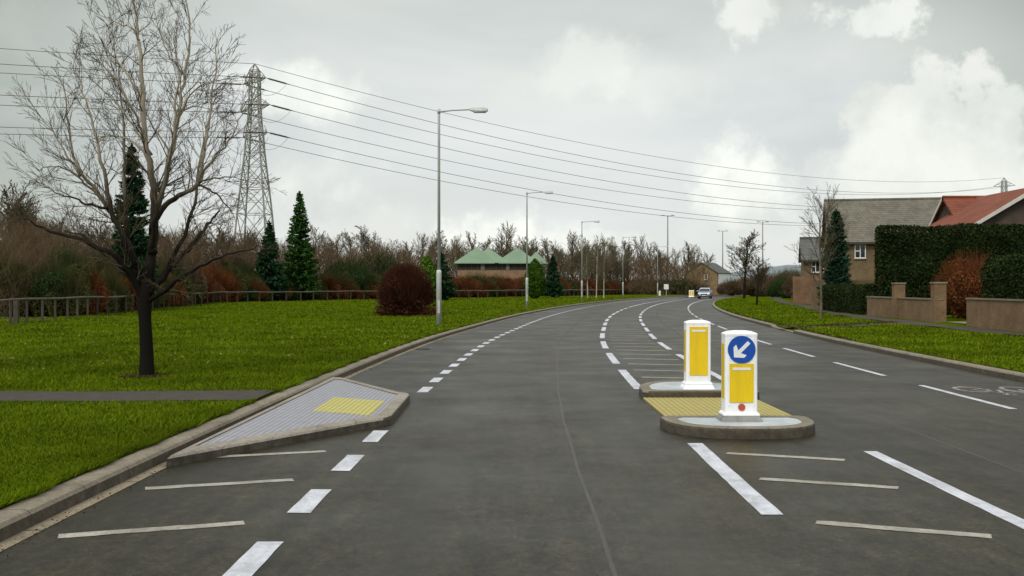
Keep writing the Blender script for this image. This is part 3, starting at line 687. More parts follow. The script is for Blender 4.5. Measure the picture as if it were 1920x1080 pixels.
# --- big roadside tree, limbs surveyed
def hero_tree():
    rng=random.Random(11); D0=18.0; e=empty('tree',(vp(275,708,D0).x,D0,KH)); props(e,'large bare tree with dark forked trunk on the left lawn beside the path','tree')
    base=Vector((e.location.x,D0,KH)); L=lambda px,py,dy=0: vp(px,py,D0+dy)-base
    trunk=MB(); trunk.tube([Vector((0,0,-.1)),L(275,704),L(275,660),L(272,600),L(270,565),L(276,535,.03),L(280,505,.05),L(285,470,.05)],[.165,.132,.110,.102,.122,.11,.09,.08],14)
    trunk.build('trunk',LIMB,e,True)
    limbs=[ # points (px,py,dy), r0, r1, pale?
     ([(268,560,0),(250,525,-.1),(215,480,-.3),(150,450,-.5),(80,428,-.7),(40,405,-.8)],.075,.014),
     ([(262,548,0),(228,500,.3),(190,470,.6),(150,440,.9),(120,432,1.1)],.06,.012),
     ([(280,550,0),(305,520,.1),(345,478,.3),(375,440,.5),(395,415,.6),(412,395,.7)],.07,.012),
     ([(276,568,0),(310,545,-.2),(350,515,-.4),(400,488,-.6),(450,472,-.7),(490,462,-.8)],.048,.003),
     ([(285,475,.0),(290,400,.05),(284,330,.0),(272,270,-.05),(266,180,-.1),(263,100,-.1),(256,40,-.1),(248,-25,-.1)],.083,.014),
     ([(262,520,0),(238,455,.1),(215,410,.2),(190,370,.3),(155,330,.4),(135,280,.5),(125,215,.5),(118,150,.5)],.06,.009),
     ([(255,500,0),(228,440,-.3),(205,380,-.4),(190,300,-.5),(172,220,-.5),(152,160,-.5),(130,110,-.5)],.062,.003),
     ([(285,440,0),(300,370,.3),(318,300,.4),(334,210,.5),(348,140,.6),(356,60,.6),(350,-10,.6)],.066,.009),
     ([(286,470,0),(292,400,-.4),(305,350,-.5),(325,270,-.6),(328,200,-.7),(335,130,-.7),(325,70,-.7)],.05,.007),
     ([(284,430,0),(310,385,-.2),(345,362,-.3),(372,342,-.3),(382,290,-.3),(392,220,-.3),(402,150,-.3),(408,75,-.3)],.058,.007),
     ([(372,342,-.3),(400,300,-.2),(425,270,-.1),(445,235,0),(455,200,0)],.026,.006),
     ([(372,342,-.3),(400,335,-.5),(430,332,-.6),(455,338,-.7)],.022,.005),
     ([(372,345,-.3),(400,360,-.2),(425,385,-.1),(440,410,0)],.022,.005),
     ([(270,540,0),(245,470,.5),(235,400,.6),(232,320,.7),(233,240,.7),(226,160,.7),(215,90,.7),(205,40,.7)],.055,.003),
     ([(300,530,.1),(345,440,.6),(365,380,.8),(375,300,.9),(390,240,1.),(398,180,1.1)],.045,.007),
     ([(205,390,.2),(170,385,0),(140,372,-.1),(105,360,-.2),(80,345,-.3)],.03,.005),
     ([(190,370,.3),(160,345,.5),(130,320,.6),(95,312,.7),(70,320,.8)],.026,.005),
     ([(150,330,.4),(120,280,.5),(95,240,.5),(62,205,.5)],.022,.005),
     ([(272,270,0),(255,220,-.3),(225,160,-.5),(200,130,-.6),(170,95,-.7)],.028,.005),
     ([(268,190,-.1),(240,140,.2),(215,110,.4),(190,80,.5)],.022,.005),
     ([(262,75,-.1),(245,52,.1),(215,40,.2),(185,28,.3)],.02,.004),
     ([(285,300,0),(240,262,.3),(205,255,.5),(170,262,.6)],.026,.005),
     ([(284,290,0),(250,235,.5),(215,190,.8),(185,160,1.)],.024,.005),
     ([(325,250,-.5),(350,190,-.7),(375,160,-.8),(410,150,-.9)],.024,.005),
     ([(320,290,.4),(290,240,.6),(270,215,.7),(255,200,.8)],.02,.004),
     ([(345,140,.5),(320,110,.6),(300,60,.7),(290,15,.8)],.02,.004),
     ([(328,215,.5),(360,200,.6),(395,205,.7)],.02,.004),
    ]
    pale=MB(); dark=MB(); segs=[]
    for pts,r0,r1 in limbs:
        P=[L(*p) for p in pts]; Q=[]
        for i in range(len(P)-1):
            a,b,c,d=P[max(i-1,0)],P[i],P[i+1],P[min(i+2,len(P)-1)]
            for k in range(4):
                t=k/4; Q.append(.5*((2*b)+(c-a)*t+(2*a-5*b+4*c-d)*t*t+(3*b-a-3*c+d)*t**3)+Vector((rng.gauss(0,.012),rng.gauss(0,.012),rng.gauss(0,.012))))
        Q.append(P[-1]); n=len(Q); rad=[r0*1.0+(r1-r0)*(i/(n-1))**.8 for i in range(n)]
        pale.tube(Q,rad,7)
        # side shoots
        tot=sum((Q[i+1]-Q[i]).length for i in range(n-1)); cnt=int(tot*5)+5
        for j in range(cnt):
            f=.16+.84*(j+rng.random())/cnt; i=min(int(f*(n-1)),n-2); q=Q[i].lerp(Q[i+1],rng.random()); dd=(Q[i+1]-Q[i]).normalized()
            ax=Vector((rng.gauss(0,1),rng.gauss(0,1),rng.gauss(0,.6))); ax=(ax-dd*ax.dot(dd)).normalized()
            sp=R(rng.uniform(32,68)); nd=(dd*math.cos(sp)+ax*math.sin(sp)+Vector((0,0,.12))).normalized()
            grow(rng,segs,q,nd,rng.uniform(.35,.85)*(1.1-.3*f),max(rad[i]*.30,.0055),1,3,(0,5,3),30,.06,.05,.0026,.52)
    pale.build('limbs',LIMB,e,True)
    link('crown',seg_mesh('crown',segs),TWIG,e)
    print('hero twigs',len(segs))
hero_tree()

# fence line first (surveyed)
FL=[(-17.5,30),(-19.4,42),(-20.9,51),(-22.6,62),(-25.0,77),(-26.6,90),(-26.8,101),(-24.2,109),(-19.2,118),(-11,134),(-3,150),(6,168),(14.5,190),(22,212),(31,236)]
def fl_ang(px):
    for i in range(len(FL)-1):
        a=960+F*FL[i][0]/FL[i][1]; b=960+F*FL[i+1][0]/FL[i+1][1]
        if a<=px<=b and px>300: return math.atan2(FL[i+1][1]-FL[i][1],FL[i+1][0]-FL[i][0])*.8
    return 1.2 if px<300 else 0
def fl_at(px):
    for i in range(len(FL)-1):
        a=960+F*FL[i][0]/FL[i][1]; b=960+F*FL[i+1][0]/FL[i+1][1]
        if a<=px<=b:
            t=(px-a)/(b-a+1e-9); return FL[i][1]+(FL[i+1][1]-FL[i][1])*t
    return 55 if px<200 else 200
# --- generic bare trees
TV=[bare_tree_meshes(20+i,10.0,.16,.017,kids=(20,9,5,3),spread=30+5*(i%3),wig=.045,upw=.05,maxlev=4,lenf=.36+.04*(i%3)) for i in range(5)]
TVs=[bare_tree_meshes(60+i,10.0,.13,.016,kids=(34,9,5),spread=36,wig=.045,maxlev=3,lenf=.34) for i in range(3)]   # slim feathered
FT=[TWIGF,TWIGR,TWIGG]
rg=random.Random(5)
# individual trees whose crowns show against the sky: (px, top row, distance, variant kind)
far=[(38,335,75,1),(75,372,88,1),(8,352,70,0),(118,398,95,1),(150,415,92,0),(182,405,100,1),(215,420,98,0),(318,415,115,1),(345,405,122,0),(372,412,118,1),(400,418,110,1),(425,425,120,0),(452,430,125,1),(590,415,150,0),(612,438,140,2),(640,432,160,0),(662,428,165,2),(690,420,158,0),(712,440,150,2),(740,446,170,0),(762,450,175,2),(790,432,168,2),(808,428,180,0),(835,440,185,0),(858,436,190,2),(880,432,195,0),(905,440,200,2),(945,412,195,2),(930,438,205,0),(985,440,200,0),(1003,442,190,2),(1030,440,185,0),(1050,448,180,2),(1075,428,160,0),(1088,436,158,2),(1112,455,165,0),(1130,450,170,2),(1158,440,185,2),(1178,450,190,0),(1205,437,175,0),(1222,452,200,2),(1240,458,215,0),(1262,462,225,2),(1285,450,235,0),(1302,455,240,2),(1322,470,235,0),(1170,446,178,2),(1145,458,182,0),
(28,380,98,1),(95,405,108,0),(60,400,112,1),(250,420,108,1),(285,425,112,1),(475,436,140,0),(540,440,150,1)]
zones=[(200,'bare tree in the dark wood beyond the fence left of the pylon'),(440,'bare brown tree behind the scrub between the big tree and the pylon'),(620,'bare tree standing behind the pair of tall spruces'),(830,'bare tree in the belt behind the round russet bush and first lamp'),(1040,'bare tree rising behind the green roofed building'),(1160,'bare tree in the belt around the third street lamp'),(1400,'bare tree near the far bend beside the brown brick house')]
special={945:'tallest feathery bare tree, rising between the two green roof peaks',38:'tall reddish bare tree at the left edge of the photo, highest of the wood',1205:'dark trunked bare tree near the far bend, left of the fifth lamp',1075:'dense brownish bare tree just left of the third street lamp'}
for i,(px,top,d,k) in enumerate(far):
    d=max(d,fl_at(px)+13) if px>450 else d
    if 830<px<1040: d=max(d,208)
    h=H+(HZ-top)*d/F-KH; x=(px-960)/F*d; lab=special.get(px) or next(l for z_,l in zones if px<z_); gr=None if px in special else lab.replace('bare tree','bare trees').replace('bare brown tree','bare brown trees')
    v=TV[i%5] if (i%3 or k==1) else TVs[i%3]; s_=h/10
    wd=rg.uniform(.85,1.25)
    tree('bare_tree',v,(BARK if k!=2 else BARKL,FT[k]),x,d,KH-.05,(s_*wd,s_*wd,s_),rg.uniform(0,6.28),lab,'tree',gr)
# birches by the third lamp
bnames=['left','middle','right']
for i,px in enumerate((1102,1118,1132)):
    d=140; tree('birch_tree',TVs[i%3],(BIRCH,TWIGG),(px-960)/F*d,d,KH,(.62,.62,.80+.04*i),i*2.,f'slim white trunked birch beyond the third lamp, {bnames[i]} of three','tree','birches')
# right side trees
for px,py,top,lab,v,mt in ((1395,560,428,'bare tree with stout dark trunk, farthest left on the right-hand lawn',TV[1],TWIG),(1419,573,472,'smaller dark bushy bare tree on the right-hand lawn, just right of the stout one',TV[4],TWIG),(1427,556,492,'smallest bare tree behind the two verge trees at the right-hand footpath',TV[2],TWIG)):
    p=gp(px,py,KH+.02); h=H+(HZ-top)*p[1]/F-KH; sx=1.25
    tree('bare_tree',v,(BARK,mt),p[0],p[1],KH,(h/10*sx,h/10*sx,h/10),px*.7,lab,'tree','young trees on the right-hand lawn')
p=gp(1539,598,KH); sp=bare_tree_meshes(131,6.4,.062,.0055,kids=(15,8,6),spread=36,maxlev=3,lenf=.42,wig=.07)
tree('bare_tree',sp,(BARKL,TWIG),p[0],p[1],KH,(1,1,1),2.2,'slender young bare tree on the right lawn in front of the low hedge','tree')
sp2=bare_tree_meshes(137,8.4,.09,.007,kids=(20,8,6),spread=32,maxlev=3,lenf=.34,wig=.05)
tree('birch_tree',sp2,(BIRCH,TWIGG),(1570-960)/F*76,76,KH,(1,1,1.06),1.1,'pale trunked bare birch just behind the blue-green conifer at the grey roofed house','tree')
# tree mostly outside the left edge
tl=bare_tree_meshes(150,6.5,.12,.005,kids=(14,7,5,3),spread=40,maxlev=4,lenf=.40,wig=.05)
tree('bare_tree',tl,(BARK,TWIG),-11.3,19.5,KH,(1,1,1),.4,'bare branches reaching in from the left edge, trunk outside the photo','tree')

# --- conifers
SPR=leafmat('spruce_needles',[(0.0154,0.0480,0.0134),(0.0336,0.0912,0.0211),(0.0624,0.1488,0.0307),(0.0960,0.2112,0.0480)])
SPD=leafmat('dark_spruce',[(0.0112,0.0338,0.0169),(0.0244,0.0656,0.0281),(0.0450,0.1079,0.0422)])
BLG=leafmat('blue_green_needles',[(.015,.046,.024),(.032,.082,.042),(.058,.125,.068)])
BRG=leafmat('bright_conifer',[(0.0240,0.0600,0.0024),(0.0480,0.1040,0.0112),(0.0720,0.1440,0.0160)])
YLG=leafmat('leafy_green',[(.05,.10,.01),(.08,.16,.02),(.11,.20,.03)])
c1=conifer_mesh(1,11.5,2.3,520,95,.17); c2=conifer_mesh(2,8.0,2.0,420,90,.16); tm=trunk_mesh(11,.16)
tree('spruce_tree',(tm,c1),(BARK,SPR),(562-960)/F*118.5,118.5,KH,(1.05,1.05,1.05),0,'tallest green spruce, the right one of the pair before the pylon','tree','spruces by the pylon')
tree('spruce_tree',(trunk_mesh(7.8,.14),c2),(BARK,SPD),(505-960)/F*114,114,KH,(1.04,1.04,1.06),1,'shorter darker spruce, the left one of the pair below the pylon','tree','spruces by the pylon')
tree('spruce_tree',(trunk_mesh(10,.15),conifer_mesh(3,10.6,1.75,480,90,.14,power=.7)),(BARK,SPD),(247-960)/F*68,68,KH,(1,1,1),2,'dark narrow spruce seen through the limbs of the big bare tree','tree')
tree('spruce_tree',(trunk_mesh(6,.12),conifer_mesh(4,5.5,1.9,260,80,.16)),(BARK,SPD),(828-960)/F*125,125,KH,(1,1,1),3,'small dark conifer just right of the first lamp post','tree')
tree('spruce_tree',(trunk_mesh(5,.12),conifer_mesh(5,6.0,1.7,240,80,.17)),(BARK,SPD),(1037-960)/F*150,150,KH,(1,1,1),4,'small dark spruce to the right of the rounded green conifer','tree')
tree('conifer_tree',(trunk_mesh(6,.12),conifer_mesh(6,6.65,1.2,520,100,.09,power=.62)),(BARK,BLG),(1568-960)/F*71,71,KH,(1,1,1),5,'tall blue-green conifer in front of the grey roofed house','tree')
def egg_mesh(seed,rx,h,n,leaf):
    rs=np.random.RandomState(seed); d=rdir(rs,n); t=(d[:,2]+1)/2; w=np.sin(np.pi*np.clip(t,.02,.995)**.75)**.65; a=np.arctan2(d[:,1],d[:,0]); rad=rx*w*(1+.10*np.sin(a*5+t*9))*rs.uniform(.72,1.05,n)
    C=np.stack([rad*np.cos(a),rad*np.sin(a),.1+t*h*rs.uniform(.95,1.03,n)],1); return cat_mesh('crown',[leaf_cloud(rs,C,leaf)])
tree('conifer_tree',(trunk_mesh(3,.12),egg_mesh(1,1.35,5.0,9000,.11)),(BARK,BRG),(1003-960)/F*140,140,KH,(1,1,1),0,'rounded bright green conifer beside the second lamp post','tree')
tree('leafy_tree',(trunk_mesh(2.5,.1),egg_mesh(2,1.3,4.9,5000,.14)),(BARK,YLG),(800-960)/F*122,122,KH,(1,1,1),0,'small yellow-green leafy tree peeking from behind the round russet bush','tree')

# --- shrubs
RUST=leafmat('rust_leaves',[(0.0558,0.0186,0.0087),(0.1240,0.0403,0.0161),(0.1984,0.0682,0.0248),(0.1054,0.0558,0.0217)])
OLIV=leafmat('olive_leaves',[(0.0300,0.0338,0.0120),(0.0600,0.0675,0.0225),(0.0975,0.1013,0.0375),(0.0750,0.0600,0.0263)])
DGRN=leafmat('dark_shrub',[(0.0150,0.0315,0.0105),(0.0338,0.0638,0.0188),(0.0600,0.0975,0.0300)])
BRWN=leafmat('brown_twigs',[(0.0560,0.0368,0.0208),(0.1120,0.0784,0.0440),(0.1760,0.1280,0.0800)])
RUSS=leafmat('russet_bush',[(0.0240,0.0090,0.0060),(0.0562,0.0203,0.0128),(0.1050,0.0390,0.0225),(0.0638,0.0300,0.0180)])
BV=[bush_mesh(31+i,1.9,1.7,3.0,13000,.05,900,tw_r=.010,flat=1) for i in range(4)]
def bush(x,y,s_,mt,label,group,k,name='bush',rz=0):
    me=BV[k%4]; o=bpy.data.objects.new(name,me); COL.objects.link(o)
    if not me.materials: me.materials.append(mt)
    o.material_slots[0].link='OBJECT'; o.material_slots[0].material=mt
    o.location=(x,y,KH-.03); o.scale=s_; o.rotation_euler.z=rz+(k%2)*math.pi; props(o,label,'shrub',group)
# (px, top row, extra depth behind fence, width scale, kind)
mk={'r':(RUST,'rust brown'),'o':(OLIV,'olive'),'g':(DGRN,'dark green'),'b':(BRWN,'bare brown')}
bl=[(90,470,9,1.3,'b'),(118,455,8,1.3,'g'),(150,470,5,1.2,'o'),(165,500,3,1.1,'r'),(185,455,9,1.4,'o'),(205,495,3,1.0,'o'),(228,480,8,1.2,'b'),(250,505,3,1.1,'r'),(285,490,4,1.2,'o'),(300,470,10,1.4,'o'),(322,500,3,1.1,'g'),(345,480,5,1.3,'b'),(368,492,3,1.2,'r'),(398,490,4,1.1,'r'),(420,505,2.5,1.0,'r'),(432,495,4,1.0,'o'),(455,488,6,1.1,'g'),(470,512,3,.9,'o'),
(535,515,2.5,1,'g'),(612,515,3,1.0,'r'),(630,505,3,1.2,'o'),(648,492,6,1.3,'g'),(668,495,4,1.3,'g'),(700,475,9,1.4,'g'),(725,482,8,1.3,'g'),(655,480,7,1.9,'g'),(712,466,10,1.9,'g'),(690,508,4,1.2,'o'),(745,500,6,1.2,'o'),(775,500,9,1.2,'g'),(850,512,3,1.1,'r'),(872,516,3,1.1,'r'),(892,508,5,1.2,'g'),(905,520,3,1,'r'),(925,512,4,1.2,'o'),(945,516,3,1.1,'r'),(965,520,3,1.1,'r'),(985,515,4,1,'r'),(1020,520,4,1.2,'r'),(1045,518,3,1.2,'r'),(1062,520,5,1.2,'r'),(1080,524,4,1.1,'b'),(1105,526,4,1.1,'o'),(1125,524,4,1.1,'r'),(1145,526,4,1.1,'o'),(1165,524,4,1.1,'r'),(1185,522,4,1.3,'r'),(1200,518,8,1.3,'b'),(1225,520,8,1.3,'b'),(1250,522,8,1.2,'o'),(1275,520,8,1.3,'g')]
for px in range(300,1190,19):
    bl.append((px+((px*7)%11)-5,518+((px*13)%9),2.2+((px*5)%3),.85,'rrorbrog'[(px//19)%8]))
for px,top,ex,k in ((5,470,14,'g'),(28,480,12,'o'),(52,476,13,'b'),(70,492,9,'o'),(105,488,6,'g'),(128,497,4,'o'),(140,450,12,'b'),(212,462,10,'g'),(262,468,8,'o'),(235,512,2.5,'r'),(272,515,2.5,'o'),(305,508,2.5,'r'),(385,470,9,'b'),(410,478,9,'o'),(440,470,10,'b')): bl.append((px,top,ex,1.25,k))
bz=[(260,'shrub behind the fence left of the big bare tree'),(480,'shrub behind the fence between the big bare tree and the spruces'),(780,'shrub behind the fence between the spruces and the russet bush'),(1000,'shrub in front of the green roofed building'),(1160,'shrub behind the fence around the third lamp post'),(1400,'shrub on the far verge by the bend')]
for i,(px,top,ex,ws,k) in enumerate(bl):
    d=fl_at(px)+ex+(4 if px>480 else 3 if px>300 else .5); h=H+(HZ-top)*d/F-KH; w_=ws*d/F*36/1.9*1.25
    m_,cn=mk[k]; zn=next(l for z_,l in bz if px<z_); lab=f'{cn} {zn}'
    bush((px-960)/F*d,d,(w_,min(w_*.9,1.25),h/3.0),m_,lab,lab.replace('shrub','shrubs'),i,rz=fl_ang(px))
for i,(px,py,top,wpx,k,lab) in enumerate([(1475,560,512,42,'g','dark green shrub left end of the thicket at the right-hand path'),(1500,562,505,40,'b','bare brown shrub in the middle of the thicket by the small house'),(1525,566,500,38,'o','olive shrub at the right end of the thicket beside the low hedge'),(1455,556,520,34,'b','brown shrub far along the right-hand path'),(1385,549,524,30,'g','green shrub beside the white gable of the brown house'),(1290,551,525,22,'g','dark shrub at the left corner of the brown brick house')]):
    d=gp(px,py,KH)[1]+2 if py>552 else 205; h=H+(HZ-top)*d/F-KH; w_=wpx*d/F/1.9*.9
    bush((px-960)/F*d,d,(w_,w_,h/3),mk[k][0],lab,None,i)
# rough shrubs filling between the right lawn and far bend
for i,(px,top,d,k) in enumerate([(1372,520,190,'b'),(1400,515,200,'b'),(1415,518,170,'b'),(1440,512,175,'b'),(1462,505,160,'b'),(1482,500,165,'o'),(1430,522,230,'o')]):
    h=H+(HZ-top)*d/F-KH; bush((px-960)/F*d,d,(1.5,1.4,h/3),mk[k][0],'brown scrub beyond the right-hand footpath, behind the verge trees','scrub beyond the verge trees',i)
# round russet bush
def russet():
    rs=np.random.RandomState(77); n=26000; d=rdir(rs,n); d[:,2]=np.abs(d[:,2])*1.05-.12*(rs.rand(n)); a=np.arctan2(d[:,1],d[:,0])
    rad=rs.rand(n)**(1/2.4)*(1+.09*np.sin(a*7+d[:,2]*5)+.08*np.sin(a*3+2)+.06*np.sin(a*13+d[:,2]*11))*rs.uniform(.9,1.06,n); flare=1+.12*(d[:,2]<.15)
    C=np.stack([1.42*rad*flare*d[:,0],1.42*rad*flare*d[:,1],np.maximum(2.8*np.minimum(rad,1.03)*np.maximum(d[:,2],0)**.72,.02+.25*rs.rand(n))],1)
    D=C/np.linalg.norm(C,axis=1,keepdims=True)+rs.normal(0,.45,(n,3)); D/=np.linalg.norm(D,axis=1,keepdims=True)
    W=np.cross(D,rdir(rs,n)); W/=np.linalg.norm(W,axis=1,keepdims=True); s=rs.uniform(.03,.09,(n,1)); V,Fc=quads(C,D*s,W*s*.25)
    m=5200; a=rs.rand(m)*2*math.pi; q=rs.rand(m)**.5; T=np.stack([1.55*q*np.cos(a),1.55*q*np.sin(a),2.9*np.sqrt(np.maximum(1-(q*.97)**2.8,0))*rs.uniform(.82,1.06,m)+.12],1)
    B=T*[.25,.25,.1]; Mi=(B+T)/2+rs.normal(0,.09,(m,3)); r=np.full(m,.006)
    o=link('bush',cat_mesh('bush',[(V,Fc),prisms(B,Mi,r*1.5,r),prisms(Mi,T,r,r*.7)]),RUSS); p=gp(758,593,KH); o.location=(p[0],p[1]+.8,KH); o.scale=(1.04,1.04,.90); props(o,'round dense russet bush standing alone on the left lawn','bush')
russet()
# woodland understorey: uncountable mass of stems
def woodland():
    rs=np.random.RandomState(9); n=44000
    px=rs.uniform(-60,1330,n); d=np.array([fl_at(p) for p in px])+rs.uniform(9,34,n); d=np.where(px>1180,rs.uniform(200,250,n),d); blk=(px>830)&(px<1040); d=np.where(blk,rs.uniform(206,240,n),d)
    x=(px-960)/F*d; prof=np.interp(px,[-60,60,100,220,430,480,600,700,830,1050,1150,1320],[415,410,430,445,440,450,465,470,470,470,482,492])+8*np.sin(px*.05)+6*np.sin(px*.13)
    top=H+(HZ-prof)*d/F; L=top*rs.uniform(.10,.28,n); z0=rs.rand(n)*(top-L*.6); z1=z0+L
    dx=rs.normal(0,.6,(n,2))*L[:,None]; A=np.stack([x,d,z0],1); B=np.stack([x+dx[:,0],d+dx[:,1],z1],1)
    r=d/F*.32; V,Fc=prisms(A,B,r,r*.35,3); o=link('woodland',mesh_arr('woodland',V,Fc),TWIGR); props(o,'tangled bare brown undergrowth filling the tree belt','woodland',kind='stuff')
woodland()
# hedges
def hedge(name,path,w,h,label,leaf=.05,dens=420,mt=None,bumpy=.12,z0=0,z0f=None):
    rs=np.random.RandomState(len(label)); P=[Vector((x,y,0)) for x,y in path]; nrm=[]; C=[];Nn=[]
    core=MB()
    for i in range(len(P)-1):
        a,b=P[i],P[i+1]; d=(b-a); Ld=d.length; d.normalize(); nv=Vector((-d.y,d.x,0)); area=Ld*(2*h+w); m=int(area*dens)
        t=rs.rand(m)*Ld; u=rs.rand(m)*(2*h+w); sgn=np.where(u<h,-1,np.where(u>h+w,1,0)); zz=np.where(sgn<0,u,np.where(sgn>0,u-h-w,h)); cc=np.where(sgn==0,u-h-w/2,sgn*w/2.0)
        # round the shoulders
        rsh=.45; k=np.maximum(zz-(h-rsh),0)*(sgn!=0); cc=cc-np.sign(cc)*(rsh-np.sqrt(np.maximum(rsh**2-k**2,0)))*(sgn!=0)
        k2=np.maximum(np.abs(cc)-(w/2-rsh),0)*(sgn==0); zz=zz-(rsh-np.sqrt(np.maximum(rsh**2-k2**2,0)))*(sgn==0)
        ns=bumpy*(np.sin(t*1.7+zz*1.3)+np.sin(t*4.1+cc*2+1)*.5+np.sin(zz*3.3+t*.7)*.5)*.5+rs.normal(0,.035,m)
        cc=cc+np.sign(cc)*ns*(sgn!=0); zz=zz+ns*(sgn==0)
        te=np.where(i==0,t,9); 
        C.append(np.stack([a.x+d.x*t+nv.x*cc,a.y+d.y*t+nv.y*cc,z0+zz],1))
        i_=.13
        q=[a+d*i_-nv*(w/2-i_),b-d*i_-nv*(w/2-i_),b-d*i_+nv*(w/2-i_),a+d*i_+nv*(w/2-i_)]
        core.prism([(p.x,p.y) for p in q],z0-.1,z0+h-.35); 
        for end,sg in ((a,-1),(b,1)):
            m=int(w*h*dens); cc=rs.uniform(-w/2,w/2,m); zz=rs.rand(m)*h; dd=np.maximum(zz-(h-rsh),0); e_=sg*(-.0-(rsh-np.sqrt(np.maximum(rsh**2-dd**2,0)))*.8-np.abs(cc)**2*.12+rs.normal(0,.05,m))
            C.append(np.stack([end.x+d.x*e_+nv.x*cc,end.y+d.y*e_+nv.y*cc,z0+zz],1))
    C=np.concatenate(C); V,Fc=leaf_cloud(rs,C,leaf)
    cv=np.array([tuple(v) for v in core.v]); cf=np.array([f for f in core.f if len(f)==4])
    o=link(name,cat_mesh(name,[(V,Fc),(cv,cf)]),mt or HEDG); props(o,label,'hedge'); return o
HEDG=leafmat('hedge_leaves',[(0.0060,0.0135,0.0045),(0.0150,0.0285,0.0083),(0.0300,0.0480,0.0135),(0.0413,0.0450,0.0165)],big=.15)
HEDT=leafmat('hedge_top',[(.012,.014,.006),(.032,.036,.012),(.055,.055,.02)])
def gz(): return KH
hedge('hedge',[(20.4,59.5),(25.8,58.6),(34,57.6)],1.9,4.85,'tall clipped dark green hedge behind the brick wall, hiding the red roofed house',.065,330,z0=KH)
hedge('hedge',[(18.5,40.2),(18.1,34),(17.2,24)],1.5,2.62,'lower rounded hedge behind the near brick wall at the right edge',.05,480,z0=KH)
hedge('hedge',[(20.9,69.6),(19.75,58.6)],1.1,1.58,'low clipped hedge between the young tree and the brick wall',.05,500,z0=KH)
# russet shrub in the gateway
for x,y,s_,lab,k in ((22.0,51.2,(1.05,1.0,1.12),'tall red-brown bushy shrub behind the brick pillars',1),(20.6,47.6,(.75,.8,.95),'red-brown shrub filling the gateway right of the pillars',2)):
    bush(x,y,s_,RUST,lab,None,k)

# ------------------------------------------------------------------ walls on the right
BR1=brickmat('buff_brick',(.225,.130,.060),(.17,.098,.045),(.17,.13,.085)); BRC=brickmat('brown_brick',(.20,.128,.055),(.15,.097,.042),(.15,.13,.10)); BRO=brickmat('orange_brick',(.26,.13,.062),(.20,.10,.05),(.2,.17,.13))
COP=concrete('coping',(.24,.20,.155),.6)
def wallrun(label,a,b,h,piers,group=None):
    a=Vector((*a,0)); b=Vector((*b,0)); d=b-a; Ld=d.length; e=empty('garden_wall',(a.x,a.y,KH-.05),math.atan2(d.y,d.x)); props(e,label,'wall',group)
    m=MB(); m.box(0,Ld,-.11,.11,-.1,h); m.build('brickwork',BR1,e)
    m=MB(); m.box(-.02,Ld+.02,-.15,.15,h,h+.06); c=m.build('coping',COP,e)
    c.data.uv_layers.new(name='UVMap')
    for t,w_,ph in piers:
        m=MB(); m.box(t-w_/2,t+w_/2,-w_/2,w_/2,-.1,ph); pr=m.build('pillar',BR1,e); m=MB(); m.box(t-w_/2-.04,t+w_/2+.04,-w_/2-.04,w_/2+.04,ph,ph+.07); cp=m.build('capstone',COP,pr,bevel=.01); cp.data.uv_layers.new(name='UVMap')
    return e
wallrun('buff brick garden wall with two square pillars left of the gateway',(19.28,57.6),(18.15,45.2),1.02,[(5.9,.50,1.72),(12.2,.50,1.72)])
wallrun('buff brick garden wall right of the gateway, running out of the right edge',(17.75,41.4),(16.2,24),1.10,[])
m=MB(); m.add([(18.0,41.4,0),(24,40.4,0),(24,46,0),(18.3,45.2,0)],[(0,1,2,3)]); q=m.build('driveway',M('gravel',(.22,.19,.13),(.12,.10,.07),30,.95,bmp=.8,bscale=60)); q.location.z=KH+.06; st(q)
wl=MB(); wl.box(20.6,25,73.2,73.42,0,2.1); q=wl.build('garden_wall',BRC); props(q,'brown brick wall showing just above the low hedge','wall')
wl=MB(); wl.box(25.6,28.6,97,97.25,0,2.6); q=wl.build('garden_wall',BRO); props(q,'short orange brick wall left of the low hedge, by the small house','wall')

# ------------------------------------------------------------------ houses
SLATE=tilemat('grey_tiles',(.17,.158,.128),(.125,.116,.092)); REDT=tilemat('red_tiles',(.235,.056,.024),(.185,.044,.02)); SLB=tilemat('slate_tiles',(.12,.125,.12),(.085,.09,.085)); COPR=M('green_copper',(.175,.265,.175),(.135,.205,.135),.35,.7,stretch=(1,1,.3),detail=7)
BARGE=M('white_barge',(.62,.60,.56),None,2,.6); GUT=M('gutter',(.04,.035,.03),None,2,.6); DARKB=brickmat('dark_brick',(.08,.05,.035),(.06,.04,.028),(.08,.07,.06)); UPVC=M('white_frame',(.78,.78,.76),None,2,.4)
def glassm():
    m,nt,bs=newmat('window_glass'); bs.inputs['Base Color'].default_value=(.02,.025,.03,1); bs.inputs['Roughness'].default_value=.08; return m
GL=glassm()
def window(parent,x,z,w_,h_,y=-.02):
    f=MB(); t=.07
    f.box(x,x+w_,y-.05,y,z,z+t); f.box(x,x+w_,y-.05,y,z+h_-t,z+h_); f.box(x,x+t,y-.05,y,z+t,z+h_-t); f.box(x+w_-t,x+w_,y-.05,y,z+t,z+h_-t); f.box(x+w_/2-t/2,x+w_/2+t/2,y-.045,y,z+t,z+h_-t); f.box(x+t,x+w_/2-t/2,y-.04,y,z+h_*.5-t/2,z+h_*.5+t/2)
    fo=f.build('window',UPVC,parent); g_=MB(); g_.box(x+t,x+w_-t,y-.02,y-.008,z+t,z+h_-t); g_.build('pane',GL,fo); s_=MB(); s_.box(x-.06,x+w_+.06,y-.12,y,z-.07,z-.001); s_.build('sill',COP2,fo)
COP2=M('stone_sill',(.42,.39,.33),None,4,.8)
